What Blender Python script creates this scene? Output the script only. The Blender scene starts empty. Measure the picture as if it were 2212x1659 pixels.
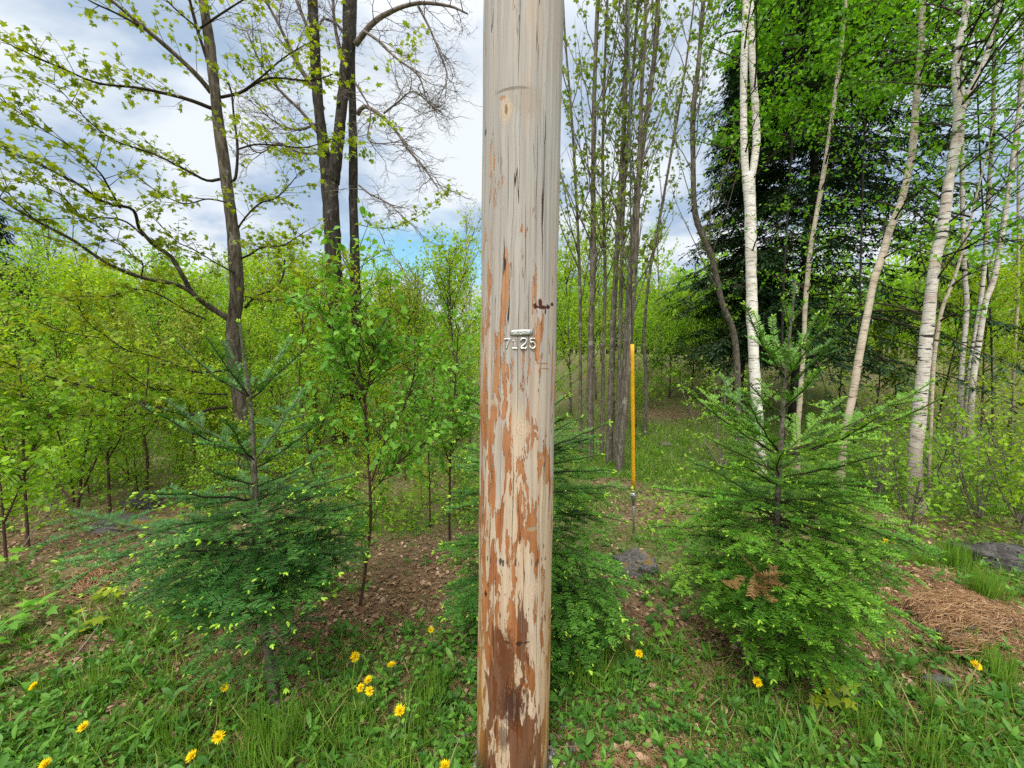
import bpy, math, random
import numpy as np
from mathutils import Vector

random.seed(3)
PI = math.pi
scene = bpy.context.scene
COL = scene.collection

# ------------------------------------------------------------------ camera model (pixels of a 2212 x 1659 view)
F, PITCH, EYE = 860.0, math.radians(5.08), 1.65
CP, SP = math.cos(PITCH), math.sin(PITCH)


def ray(px, py):
    cx = (px - 1106.0) / F
    cy = -(py - 829.5) / F
    return np.array([cx, CP + cy * SP, -SP + cy * CP])


def at(px, py, Y):
    d = ray(px, py)
    return np.array([0, 0, EYE]) + d * (Y / d[1])


def sstep(a, b, x):
    t = np.clip((x - a) / (b - a), 0, 1)
    return t * t * (3 - 2 * t)


_MOUNDS = []


def terrain(x, y):
    x = np.asarray(x, float); y = np.asarray(y, float)
    h = .018 * np.sin(x * 2.1 + .7) * np.sin(y * 1.7 + 1.3) + .012 * np.sin(x * 5.3 + y * 3.1) + .008 * np.sin(x * 9.1 - y * 7.7 + 2)
    h = h * sstep(1.45, 2.0, np.hypot(x * 1.2, y))
    h = h + .25 * np.sin(x * .13 + 1) * np.sin(y * .11) * sstep(9, 25, y)
    h = h + 1.2 * sstep(8.2, 13.5, y) * sstep(0.5, 3.5, x)
    h = h + 7.0 * sstep(45, 160, np.hypot(x, y))
    for mx, my, rx, ry, hh in _MOUNDS:
        h = h + hh * np.exp(-((x - mx) / rx) ** 2 - ((y - my) / ry) ** 2)
    return h


def on(px, py, z=0.0):
    d = ray(px, py)
    return np.array([0, 0, EYE]) + d * ((z - EYE) / d[2])


def ground(px, py):
    p = on(px, py)
    for _ in range(6):
        p = on(px, py, float(terrain(p[0], p[1])))
    return p


for (px, py, rx, ry, hh) in [(2060, 1330, .55, .38, .13), (1990, 1262, .3, .18, .06), (225, 1225, .35, .2, .08), (1350, 1195, .45, .25, .05), (1340, 1050, .5, .22, .08)]:
    g = on(px, py)
    _MOUNDS.append((g[0], g[1], rx, ry, hh))

# ------------------------------------------------------------------ mesh helpers


class MB:
    def __init__(s):
        s.v, s.f, s.var, s.n, s.uv = [], [], [], 0, None

    def add(s, v, faces, var=0.5, mat=0):
        v = np.asarray(v, np.float32).reshape(-1, 3)
        k = len(v)
        for f in (faces if isinstance(faces, list) else [faces]):
            f = np.asarray(f, np.int32)
            if len(f):
                s.f.append((f + s.n, mat))
        s.v.append(v)
        s.var.append(np.broadcast_to(np.asarray(var, np.float32), (k,)))
        s.n += k

    def absorb(s, o, mat):
        s.f += [(f + s.n, mat) for f, _ in o.f]
        s.v += o.v; s.var += o.var; s.n += o.n
        return s

    def build(s, name, mats, parent=None, loc=None, smooth=False, label=None):
        if s.n == 0:
            return None
        me = bpy.data.meshes.new(name)
        v = np.concatenate(s.v)
        if loc is not None:
            v = v - np.asarray(loc, np.float32)
        me.vertices.add(len(v))
        me.vertices.foreach_set('co', v.ravel())
        li, ls, mi, c = [], [], [], 0
        for f, m in s.f:
            n, k = f.shape
            li.append(f.ravel())
            ls.append(np.arange(n, dtype=np.int32) * k + c)
            mi.append(np.full(n, m, np.int32))
            c += n * k
        li, ls, mi = np.concatenate(li), np.concatenate(ls), np.concatenate(mi)
        me.loops.add(len(li)); me.loops.foreach_set('vertex_index', li)
        me.polygons.add(len(ls)); me.polygons.foreach_set('loop_start', ls)
        me.polygons.foreach_set('material_index', mi)
        if smooth:
            me.polygons.foreach_set('use_smooth', np.ones(len(ls), bool))
        me.update(calc_edges=True)
        a = me.attributes.new('var', 'FLOAT', 'POINT')
        a.data.foreach_set('value', np.concatenate(s.var).astype(np.float32))
        for m in (mats if isinstance(mats, (list, tuple)) else [mats]):
            me.materials.append(m)
        o = bpy.data.objects.new(name, me)
        COL.objects.link(o)
        if parent is not None:
            o.parent = parent
        if label:
            o['label'] = label
        return o


def tag(o, label, cat, group=None, kind=None):
    o['label'] = label
    o['category'] = cat
    if group:
        o['group'] = group
    if kind:
        o['kind'] = kind
    return o


def thing(name, label, cat, loc=(0, 0, 0), group=None):
    o = bpy.data.objects.new(name, None)
    COL.objects.link(o)
    o.location = [float(q) for q in loc]
    o.empty_display_size = .1
    return tag(o, label, cat, group)


def dup(root, loc, rz=0, sc=1.0, label=None, group=None):
    r = root.copy(); COL.objects.link(r)
    r.location = [float(q) for q in loc]; r.rotation_euler = (0, 0, rz)
    r.scale = (sc, sc, sc) if np.isscalar(sc) else sc
    if label: r['label'] = label
    if group: r['group'] = group
    for ch in list(root.children):
        c = ch.copy(); COL.objects.link(c); c.parent = r
        for g in ch.children:
            d = g.copy(); COL.objects.link(d); d.parent = c
    return r


def nrm(a):
    return a / np.maximum(np.linalg.norm(a, axis=-1, keepdims=True), 1e-9)


def spline(pts, n):
    P = np.asarray(pts, float)
    if len(P) == 2:
        return P[0] + (P[1] - P[0]) * np.linspace(0, 1, n)[:, None]
    Q = np.vstack([2 * P[0] - P[1], P, 2 * P[-1] - P[-2]])
    seg = np.linalg.norm(np.diff(P, axis=0), axis=1)
    cum = np.concatenate([[0], np.cumsum(seg)])
    tt = np.linspace(0, cum[-1], n)
    i = np.clip(np.searchsorted(cum, tt, side='right') - 1, 0, len(P) - 2)
    t = ((tt - cum[i]) / np.maximum(seg[i], 1e-9))[:, None]
    p0, p1, p2, p3 = Q[i], Q[i + 1], Q[i + 2], Q[i + 3]
    return .5 * (2 * p1 + (p2 - p0) * t + (2 * p0 - 5 * p1 + 4 * p2 - p3) * t * t + (3 * p1 - p0 - 3 * p2 + p3) * t ** 3)


def tubes(mb, pts, rad, sides=4, var=.5, cap=True, rn=None, mat=0, flat=None):
    """pts (M,N,3), rad (M,N) or broadcastable: M tubes at once"""
    pts = np.asarray(pts, float)
    if pts.ndim == 2:
        pts = pts[None]
    M, N, _ = pts.shape
    rad = np.broadcast_to(np.asarray(rad, float), (M, N))
    T = nrm(np.gradient(pts, axis=1))
    mt = np.abs(T.mean(axis=1))
    ref = np.zeros((M, 3))
    ref[np.arange(M), np.argmin(mt + np.array([0, .02, .04]), axis=1)] = 1
    U = nrm(np.cross(T, ref[:, None, :]))
    W = np.cross(T, U)
    a = np.arange(sides) * 2 * PI / sides
    r = rad[:, :, None, None]
    if rn is not None:
        r = r * rn(M, N, sides)[..., None]
    V = pts[:, :, None, :] + r * (np.cos(a)[None, None, :, None] * U[:, :, None, :] + np.sin(a)[None, None, :, None] * W[:, :, None, :])
    base = (np.arange(M) * N * sides)[:, None, None]
    i = (np.arange(N - 1) * sides)[None, :, None]
    j = np.arange(sides)[None, None, :]
    j2 = (j + 1) % sides
    q = np.stack([base + i + j, base + i + j2, base + i + sides + j2, base + i + sides + j], -1).reshape(-1, 4)
    fs = [q]
    if cap and sides > 2:
        b = np.arange(M)[:, None] * N * sides + (N - 1) * sides + np.arange(sides)[None]
        fs.append(b)
        b0 = np.arange(M)[:, None] * N * sides + np.arange(sides)[None, ::-1]
        fs.append(b0)
    vv = np.asarray(var, float)
    if vv.ndim == 1:
        vv = np.repeat(vv, N * sides)
    mb.add(V.reshape(-1, 3), fs, vv, mat)


# leaf templates: verts (x across, y along, z normal), list of faces
def L_rhomb():
    return np.array([[0, 0, 0], [.36, .45, .07], [0, 1, -.06], [-.36, .45, .07]]), [np.array([[0, 1, 2], [0, 2, 3]])]


def L_oval():
    v = np.array([[0, 0, 0], [.27, .2, .05], [.33, .48, .07], [0, 1, -.1], [-.33, .48, .07], [-.27, .2, .05]])
    return v, [np.array([[0, 1, 2, 3], [0, 3, 4, 5]])]


def L_maple():
    r = [[.16, -.06, 0], [.46, .05, .02], [.30, .24, .05], [.62, .52, -.02], [.24, .52, .05], [0, 1.0, -.08]]
    v = [[0, 0, 0]] + r + [[-x, y, z] for x, y, z in r[:5]]
    f = [[0, 1, 2, 3], [0, 3, 4, 5], [0, 5, 6, 11], [0, 11, 10, 9], [0, 9, 8, 7]]
    f = [[0, 1, 2, 3], [0, 3, 4, 5]]
    # right half 0-6, left mirror indexes 7..11 = (-r0 .. -r4)
    f += [[0, 5, 6, 11], [0, 11, 10, 9], [0, 9, 8, 7]]
    return np.array(v, float), [np.array(f)]


def L_lance():
    v = np.array([[-.05, 0, 0], [.05, 0, 0], [.13, .35, .04], [.15, .65, .0], [0, 1, -.16], [-.15, .65, .0], [-.13, .35, .04], [0, .35, .0], [0, .65, -.04]])
    return v, [np.array([[0, 1, 2, 7], [0, 7, 6, 0][:4]])[:1], np.array([[7, 2, 3, 8], [6, 7, 8, 5]]), np.array([[8, 3, 4], [5, 8, 4], [0, 7, 6]])]


def L_blade():
    v = np.array([[-.5, 0, 0], [.5, 0, 0], [.42, .4, .03], [-.42, .4, .03], [.26, .75, .14], [-.26, .75, .14], [0, 1, .30]])
    return v, [np.array([[0, 1, 2, 3], [3, 2, 4, 5]]), np.array([[5, 4, 6]])]


def leaves(mb, tmpl, pos, d, n, size, var, width=None, mat=0):
    v, fs = tmpl
    M, k = len(pos), len(v)
    if M == 0:
        return
    d = nrm(d)
    n = nrm(n - d * np.sum(n * d, -1, keepdims=True))
    s = np.cross(d, n)
    size = np.broadcast_to(np.asarray(size, float), (M,))
    w = size if width is None else np.broadcast_to(np.asarray(width, float), (M,))
    V = pos[:, None, :] + (v[None, :, 0:1] * w[:, None, None]) * s[:, None, :] + size[:, None, None] * (v[None, :, 1:2] * d[:, None, :] + v[None, :, 2:3] * n[:, None, :])
    off = (np.arange(M) * k)[:, None, None]
    faces = [(off + f[None]).reshape(-1, f.shape[1]) for f in fs]
    mb.add(V.reshape(-1, 3), faces, np.repeat(np.broadcast_to(np.asarray(var, float), (M,)), k), mat)


def rdir(rng, shape):
    return nrm(rng.normal(size=tuple(shape) + (3,)))


UP = np.array([0, 0, 1.0])


def curve_at(C, t):
    """C (M,N,3) polylines, t (M,K) in 0..1 -> (M,K,3), tangent"""
    M, N, _ = C.shape
    f = np.clip(t * (N - 1), 0, N - 1.001)
    i = f.astype(int)
    fr = (f - i)[..., None]
    m = np.arange(M)[:, None]
    a, b = C[m, i], C[m, i + 1]
    return a + (b - a) * fr, nrm(b - a)


def twigs_on(rng, C, K, lmin, lmax, t0=.2, t1=1.0, spread=.9, flatness=.7, up=.15, taper=.5, N=4, curl=.15):
    """K side twigs on each of M curves -> (M*K, N, 3), length (M*K)"""
    M = len(C)
    t = t0 + (t1 - t0) * (np.arange(K)[None] + rng.random((M, K))) / K
    p, T = curve_at(C, t)
    side = nrm(np.cross(T, UP[None, None]))
    sgn = np.where((np.arange(K)[None] + rng.integers(0, 2, (M, 1))) % 2 == 0, 1, -1)[..., None]
    rnd = rdir(rng, (M, K))
    rnd[..., 2] *= (1 - flatness)
    d = nrm(T * rng.uniform(.5, 1.0, (M, K, 1)) + side * sgn * spread + rnd * .6 + UP * up)
    L = rng.uniform(lmin, lmax, (M, K)) * (1 - taper * t)
    s = np.linspace(0, 1, N)[None, None, :, None]
    bend = rdir(rng, (M, K))[:, :, None, :] * curl
    pts = p[:, :, None, :] + L[..., None, None] * (d[:, :, None, :] * s + bend * s * s)
    return pts.reshape(-1, N, 3), L.ravel()


def leaves_on(rng, mb, tmpl, C, K, size, t0=.25, droop=.3, upn=1.0, jit=.02, var=(0, 1), spread=.8, width=None, tip=True):
    M = len(C)
    if M == 0: return
    t = t0 + (1 - t0) * (np.arange(K)[None] + rng.random((M, K))) / K
    if tip:
        t[:, -1] = 1.0
    p, T = curve_at(C, t)
    rnd = rdir(rng, (M, K))
    d = nrm(T * .5 + rnd * spread - UP * droop)
    n = nrm(UP * upn + rdir(rng, (M, K)) * .7)
    p = p + rdir(rng, (M, K)) * jit
    cl = rng.random((M, 1)) * .55
    vv = var[0] + (var[1] - var[0]) * (cl + .45 * rng.random((M, K)))
    sz = size * rng.uniform(.6, 1.15, (M, K))
    leaves(mb, tmpl, p.reshape(-1, 3), d.reshape(-1, 3), n.reshape(-1, 3), sz.ravel(), vv.ravel(), None if width is None else (sz * width).ravel())


# ------------------------------------------------------------------ materials
class NT:
    def __init__(s, name):
        s.m = bpy.data.materials.new(name); s.m.use_nodes = True
        s.t = s.m.node_tree; s.t.nodes.clear()
        s.out = s.t.nodes.new('ShaderNodeOutputMaterial')

    def n(s, typ, ins=None, **kw):
        nd = s.t.nodes.new(typ)
        for k, v in kw.items():
            setattr(nd, k, v)
        for k, v in (ins or {}).items():
            s.set(nd.inputs[k], v)
        return nd

    def set(s, sock, v):
        if isinstance(v, bpy.types.NodeSocket):
            s.t.links.new(v, sock)
        elif isinstance(v, bpy.types.Node):
            s.t.links.new(v.outputs[0], sock)
        else:
            sock.default_value = v

    def math(s, op, a, b=0.0, c=0.0):
        nd = s.n('ShaderNodeMath', operation=op)
        s.set(nd.inputs[0], a); s.set(nd.inputs[1], b); s.set(nd.inputs[2], c)
        return nd.outputs[0]

    def mix(s, f, a, b, blend='MIX'):
        nd = s.n('ShaderNodeMix', data_type='RGBA', blend_type=blend)
        s.set(nd.inputs[0], f); s.set(nd.inputs[6], a if not isinstance(a, tuple) else a + (1,) * (4 - len(a))); s.set(nd.inputs[7], b if not isinstance(b, tuple) else b + (1,) * (4 - len(b)))
        return nd.outputs[2]

    def ramp(s, f, stops, interp='LINEAR'):
        nd = s.n('ShaderNodeValToRGB')
        nd.color_ramp.interpolation = interp
        e = nd.color_ramp.elements
        while len(e) > 1:
            e.remove(e[-1])
        for i, (p, c) in enumerate(stops):
            x = e[0] if i == 0 else e.new(p)
            x.position = p
            x.color = (c, c, c, 1) if np.isscalar(c) else tuple(c) + (1,)
        s.set(nd.inputs[0], f)
        return nd.outputs[0]

    def noise(s, vec, scale, detail=3, rough=.55, dist=0, col=False):
        nd = s.n('ShaderNodeTexNoise', {'Scale': scale, 'Detail': detail, 'Roughness': rough, 'Distortion': dist})
        if vec is not None:
            s.set(nd.inputs['Vector'], vec)
        return nd.outputs[1 if col else 0]

    def mapping(s, vec, sc=(1, 1, 1), loc=(0, 0, 0)):
        nd = s.n('ShaderNodeMapping', {'Scale': sc, 'Location': loc})
        s.set(nd.inputs['Vector'], vec)
        return nd.outputs[0]

    def obj(s):
        return s.n('ShaderNodeTexCoord').outputs['Object']

    def attr(s, name='var'):
        return s.n('ShaderNodeAttribute', attribute_name=name).outputs['Fac']

    def sm(s, a, b, x):
        nd = s.n('ShaderNodeMapRange', {'From Min': a, 'From Max': b}, interpolation_type='SMOOTHSTEP')
        s.set(nd.inputs['Value'], x)
        return nd.outputs[0]

    def lin(s, a, b, x, c=0., d=1.):
        nd = s.n('ShaderNodeMapRange', {'From Min': a, 'From Max': b, 'To Min': c, 'To Max': d})
        s.set(nd.inputs['Value'], x)
        return nd.outputs[0]

    def bump(s, h, strength=.5, dist=.01):
        nd = s.n('ShaderNodeBump', {'Strength': strength, 'Distance': dist})
        s.set(nd.inputs['Height'], h)
        return nd.outputs[0]

    def bsdf(s, col, rough=.7, normal=None, spec=.3, metal=0.):
        b = s.n('ShaderNodeBsdfPrincipled')
        s.set(b.inputs['Base Color'], col if not isinstance(col, tuple) else col + (1,))
        s.set(b.inputs['Roughness'], rough); s.set(b.inputs['Metallic'], metal)
        s.set(b.inputs['Specular IOR Level'], spec)
        if normal is not None:
            s.set(b.inputs['Normal'], normal)
        return b.outputs[0]

    def done(s, sh):
        s.t.links.new(sh, s.out.inputs['Surface'])
        return s.m


def leaf_mat(name, cols, transl=.4, rough=.45, spec=.3, tint=(1.25, 1.2, .5)):
    t = NT(name)
    c = t.ramp(t.attr(), [(i / (len(cols) - 1), q) for i, q in enumerate(cols)])
    b = t.bsdf(c, rough, spec=spec)
    tr = t.n('ShaderNodeBsdfTranslucent')
    t.set(tr.inputs[0], t.mix(1.0, c, tint, 'MULTIPLY'))
    mx = t.n('ShaderNodeMixShader', {0: transl})
    t.set(mx.inputs[1], b); t.set(mx.inputs[2], tr)
    return t.done(mx.outputs[0])


def plain_mat(name, col, rough=.6, spec=.3, metal=0., nscale=0, namp=.2, bump=0):
    t = NT(name)
    c = col
    nm = None
    if nscale:
        n = t.noise(t.obj(), nscale, 4)
        c = t.mix(t.lin(.3, .7, n), tuple(q * (1 - namp) for q in col), tuple(min(1, q * (1 + namp)) for q in col))
        if bump:
            nm = t.bump(n, bump, .004)
    return t.done(t.bsdf(c, rough, nm, spec, metal))


def bark_mat(name, dark, mid, lichen, lich=.55, sc=(14, 14, 3.0), bstr=.7):
    t = NT(name)
    o = t.obj()
    n = t.noise(t.mapping(o, sc), 2.2, 6, .65, .4)
    n2 = t.noise(o, 9, 5, .6)
    fine = t.noise(t.mapping(o, (60, 60, 18)), 1.5, 4)
    c = t.mix(t.sm(.36, .62, n), dark, mid)
    c = t.mix(t.math('MULTIPLY', t.sm(lich, lich + .1, n2), .75), c, lichen)
    c = t.mix(t.lin(.3, .7, fine, 0, .5), c, tuple(q * .45 for q in dark))
    return t.done(t.bsdf(c, .9, t.bump(t.math('ADD', n, t.math('MULTIPLY', fine, .4)), bstr, .012), .15))


def birch_mat(name, white=(.70, .66, .60), pink=(.42, .29, .22), darkn=.60, lowpink=1.2):
    t = NT(name)
    o = t.obj()
    z = t.n('ShaderNodeSeparateXYZ', {0: o}).outputs[2]
    a = t.noise(t.mapping(o, (9, 9, 95)), 1.0, 3, .6, .3)          # fine lenticels
    b = t.noise(t.mapping(o, (4, 4, 20), (3, 1, 7)), 1.3, 5, .65, .5)   # black scars
    p = t.noise(t.mapping(o, (3, 3, 5)), 1.5, 4)
    c = t.mix(t.math('MULTIPLY', t.sm(.45, .7, p), .6), white, pink)
    c = t.mix(t.math('MULTIPLY', t.sm(lowpink, .2, z), .6), c, tuple(q * .75 for q in pink))
    c = t.mix(t.math('MULTIPLY', t.sm(.54, .62, a), .7), c, (.15, .115, .10))
    c = t.mix(t.sm(darkn, darkn + .06, b), c, (.03, .025, .022))
    h = t.math('SUBTRACT', p, t.math('MULTIPLY', t.sm(.55, .66, b), 1.0))
    return t.done(t.bsdf(c, .7, t.bump(h, .5, .008), .25))


M_bark_maple = bark_mat('bark_grey_maple', (.055, .046, .036), (.17, .145, .115), (.30, .30, .24), .60)
M_bark_dark = bark_mat('bark_dark_lichen', (.022, .019, .016), (.075, .066, .056), (.24, .25, .21), .60, (16, 16, 3), .9)
M_bark_grey = bark_mat('bark_grey_stem', (.075, .064, .052), (.21, .185, .15), (.36, .36, .31), .57, (20, 20, 4))
M_twig = plain_mat('twig_grey', (.16, .135, .12), .85, .1, 0, 12, .4)
M_twig_brown = plain_mat('twig_brown', (.075, .042, .032), .8, .15, 0, 12, .4)
M_twig_dark = plain_mat('twig_dark', (.045, .034, .026), .85, .1, 0, 12, .4)
M_birch = birch_mat('birch_bark_white', (.58, .55, .51), (.36, .25, .19), .565)
M_birch_white = birch_mat('birch_bark_bright', (.74, .72, .68), (.52, .43, .35), .60, .6)
M_birch_thin = birch_mat('birch_bark_tan', (.52, .45, .36), (.34, .25, .18), .60, 1.5)
M_fir_bark = bark_mat('bark_fir', (.075, .062, .05), (.19, .165, .135), (.30, .31, .27), .58, (25, 25, 25), .4)

M_lf_maple = leaf_mat('leaf_maple_yellow', [(.12, .19, .012), (.24, .33, .016), (.38, .44, .03)], .45)
M_lf_ash = leaf_mat('leaf_olive', [(.09, .16, .018), (.18, .28, .03), (.28, .37, .045)], .45)
M_lf_birch = leaf_mat('leaf_birch', [(.065, .20, .012), (.13, .35, .016), (.24, .50, .03)], .5)
M_lf_sapling = leaf_mat('leaf_sapling', [(.07, .22, .02), (.14, .36, .03), (.26, .50, .06)], .42)
M_lf_thicket = leaf_mat('leaf_thicket_yellow', [(.14, .27, .014), (.30, .48, .018), (.46, .60, .035)], .52)
M_lf_thicket_b = leaf_mat('leaf_thicket_green', [(.10, .24, .018), (.22, .43, .026), (.36, .57, .045)], .52)
M_lf_pale = leaf_mat('leaf_pale', [(.16, .22, .07), (.26, .33, .10), (.38, .43, .16)], .4)
M_lf_olive = leaf_mat('leaf_bronze_olive', [(.12, .16, .025), (.26, .31, .04), (.42, .45, .09)], .42)
M_nd_left = leaf_mat('needle_blue_green', [(.016, .075, .016), (.045, .16, .028), (.11, .28, .045)], .2, .4, .4)
M_nd_mid = leaf_mat('needle_mid_green', [(.022, .09, .014), (.06, .20, .024), (.15, .34, .04)], .2, .4, .4)
M_nd_right = leaf_mat('needle_fresh_green', [(.03, .12, .012), (.09, .26, .02), (.22, .42, .035)], .22, .4, .4)
M_nd_dead = leaf_mat('needle_dead', [(.16, .08, .03), (.26, .15, .06), (.36, .22, .10)], .1)
M_nd_hem = leaf_mat('needle_hemlock', [(.009, .032, .012), (.018, .06, .018), (.04, .11, .028)], .12, .5, .3)
M_new = leaf_mat('new_growth', [(.26, .50, .03), (.36, .60, .05), (.48, .68, .10)], .3)
M_new_soft = leaf_mat('new_growth_soft', [(.16, .36, .025), (.24, .46, .035), (.36, .56, .06)], .3)
M_grass = leaf_mat('grass_blades', [(.05, .125, .018), (.095, .22, .024), (.17, .32, .036), (.36, .32, .13)], .35)
M_weed = leaf_mat('weed_leaves', [(.04, .135, .022), (.085, .23, .03), (.17, .36, .045)], .35)
M_dead = leaf_mat('dead_leaves', [(.12, .065, .04), (.25, .155, .095), (.38, .26, .17), (.50, .36, .25)], .08, .8, .1, (1, 1, 1))
M_straw = leaf_mat('pine_straw', [(.17, .08, .04), (.32, .18, .09), (.45, .32, .18)], .05, .7, .2, (1, 1, 1))


def ground_mat():
    t = NT('forest_floor')
    o = t.obj()
    n = t.noise(o, 5, 8, .65)
    n2 = t.noise(o, 34, 6, .7)
    n3 = t.noise(o, .9, 4)
    c = t.mix(t.sm(.35, .65, n2), (.075, .052, .034), (.24, .165, .11))
    c = t.mix(t.math('MULTIPLY', t.sm(.52, .66, n), .7), c, (.30, .22, .15))
    g = t.mix(n2, (.045, .095, .02), (.12, .21, .04))
    gm = t.math('MULTIPLY', t.attr(), t.sm(.30, .62, t.math('ADD', t.math('MULTIPLY', n, .7), t.math('MULTIPLY', n3, .3))))
    c = t.mix(t.math('MULTIPLY', gm, .8), c, g)
    return t.done(t.bsdf(c, .95, t.bump(t.math('ADD', n, n2), .8, .03), .1))


M_ground = ground_mat()


def rock_mat(name, a, b, spot, moss=0.):
    t = NT(name)
    o = t.obj()
    n = t.noise(o, 7, 8, .7)
    v = t.noise(o, 26, 6, .7)
    c = t.mix(t.sm(.35, .65, n), a, b)
    c = t.mix(t.sm(.52, .60, v), c, spot)
    if moss:
        nz = t.n('ShaderNodeSeparateXYZ', {0: t.n('ShaderNodeNewGeometry').outputs['Normal']}).outputs[2]
        mk = t.math('MULTIPLY', t.sm(.45, .8, nz), t.sm(.60 - .2 * moss, .66 - .15 * moss, t.noise(o, 4.5, 5, .6)))
        c = t.mix(mk, c, t.mix(v, (.20, .13, .02), (.36, .25, .04)))
    f = t.noise(o, 90, 4, .7)
    c = t.mix(t.lin(.35, .65, f, 0, .6), c, tuple(q * .5 for q in a))
    return t.done(t.bsdf(c, .95, t.bump(t.math('ADD', t.math('ADD', n, t.math('MULTIPLY', v, .6)), t.math('MULTIPLY', f, .25)), 1., .03), .1))


M_rock = rock_mat('granite_lichen', (.06, .056, .053), (.18, .175, .175), (.02, .018, .018))
M_rock_pale = rock_mat('granite_grey', (.12, .115, .11), (.24, .235, .23), (.06, .055, .05), .5)
M_rock_brown = rock_mat('granite_needle_hump', (.12, .09, .075), (.27, .225, .20), (.07, .05, .04))
M_gravel = leaf_mat('gravel_stones', [(.12, .12, .13), (.28, .28, .30), (.45, .43, .41)], 0., .8, .3, (1, 1, 1))
M_plate = plain_mat('dull_aluminium_strip', (.40, .42, .42), .42, .5, 1., 60, .2, .15)
M_metal = plain_mat('aluminium_tag', (.74, .75, .76), .32, .5, 1., 60, .15, .15)
M_galv = plain_mat('galvanised_steel', (.34, .36, .38), .45, .5, .9, 40, .2)
M_cable = plain_mat('steel_cable', (.20, .23, .24), .5, .5, .7)
M_yellow = plain_mat('yellow_plastic', (.80, .42, .015), .45, .4, 0, 18, .12)
M_petal = leaf_mat('dandelion_yellow', [(.78, .54, .004), (.86, .66, .008), (.90, .72, .015)], .2, .6, .2, (1, 1, 1))
M_stem = plain_mat('dandelion_stem', (.16, .27, .07), .5)
M_paper = plain_mat('white_paper', (.8, .8, .8), .7, .2, 0, 20, .08)
M_rust = plain_mat('rusty_orange', (.42, .17, .06), .8, .2, 0, 20, .3)
M_stone_white = plain_mat('white_stone', (.72, .70, .66), .8, .2, 0, 25, .15, .3)
M_stump = bark_mat('rotten_wood', (.03, .018, .012), (.16, .075, .04), (.2, .13, .06), .6, (20, 20, 6), .9)

# ------------------------------------------------------------------ utility pole
PX0, PY0, TLX = .002, 1.46, .0127


def pole_R(z):
    return .1428 - .0033 * z


def pole_axis(z):
    return np.stack([PX0 + TLX * np.asarray(z, float), np.full(np.shape(z), PY0), np.asarray(z, float)], -1)


R0 = .14


def pole_uv(px, py):
    d = ray(px, py); o = np.array([0, 0, EYE])
    z = EYE
    for _ in range(8):
        ax = pole_axis(z); R = pole_R(z)
        a = d[0] ** 2 + d[1] ** 2
        b = 2 * ((o[0] - ax[0]) * d[0] + (o[1] - ax[1]) * d[1])
        c = (o[0] - ax[0]) ** 2 + (o[1] - ax[1]) ** 2 - R * R
        t = (-b - math.sqrt(max(b * b - 4 * a * c, 0))) / (2 * a)
        p = o + d * t
        z = p[2]
    return R0 * math.atan2(p[0] - ax[0], -(p[1] - ax[1])), z


def pole_pt(u, v, off=0.):
    u = np.asarray(u, float); v = np.asarray(v, float)
    R = pole_R(v) + off
    return pole_axis(v) + np.stack([R * np.sin(u / R0), -R * np.cos(u / R0), 0 * v], -1)


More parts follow.
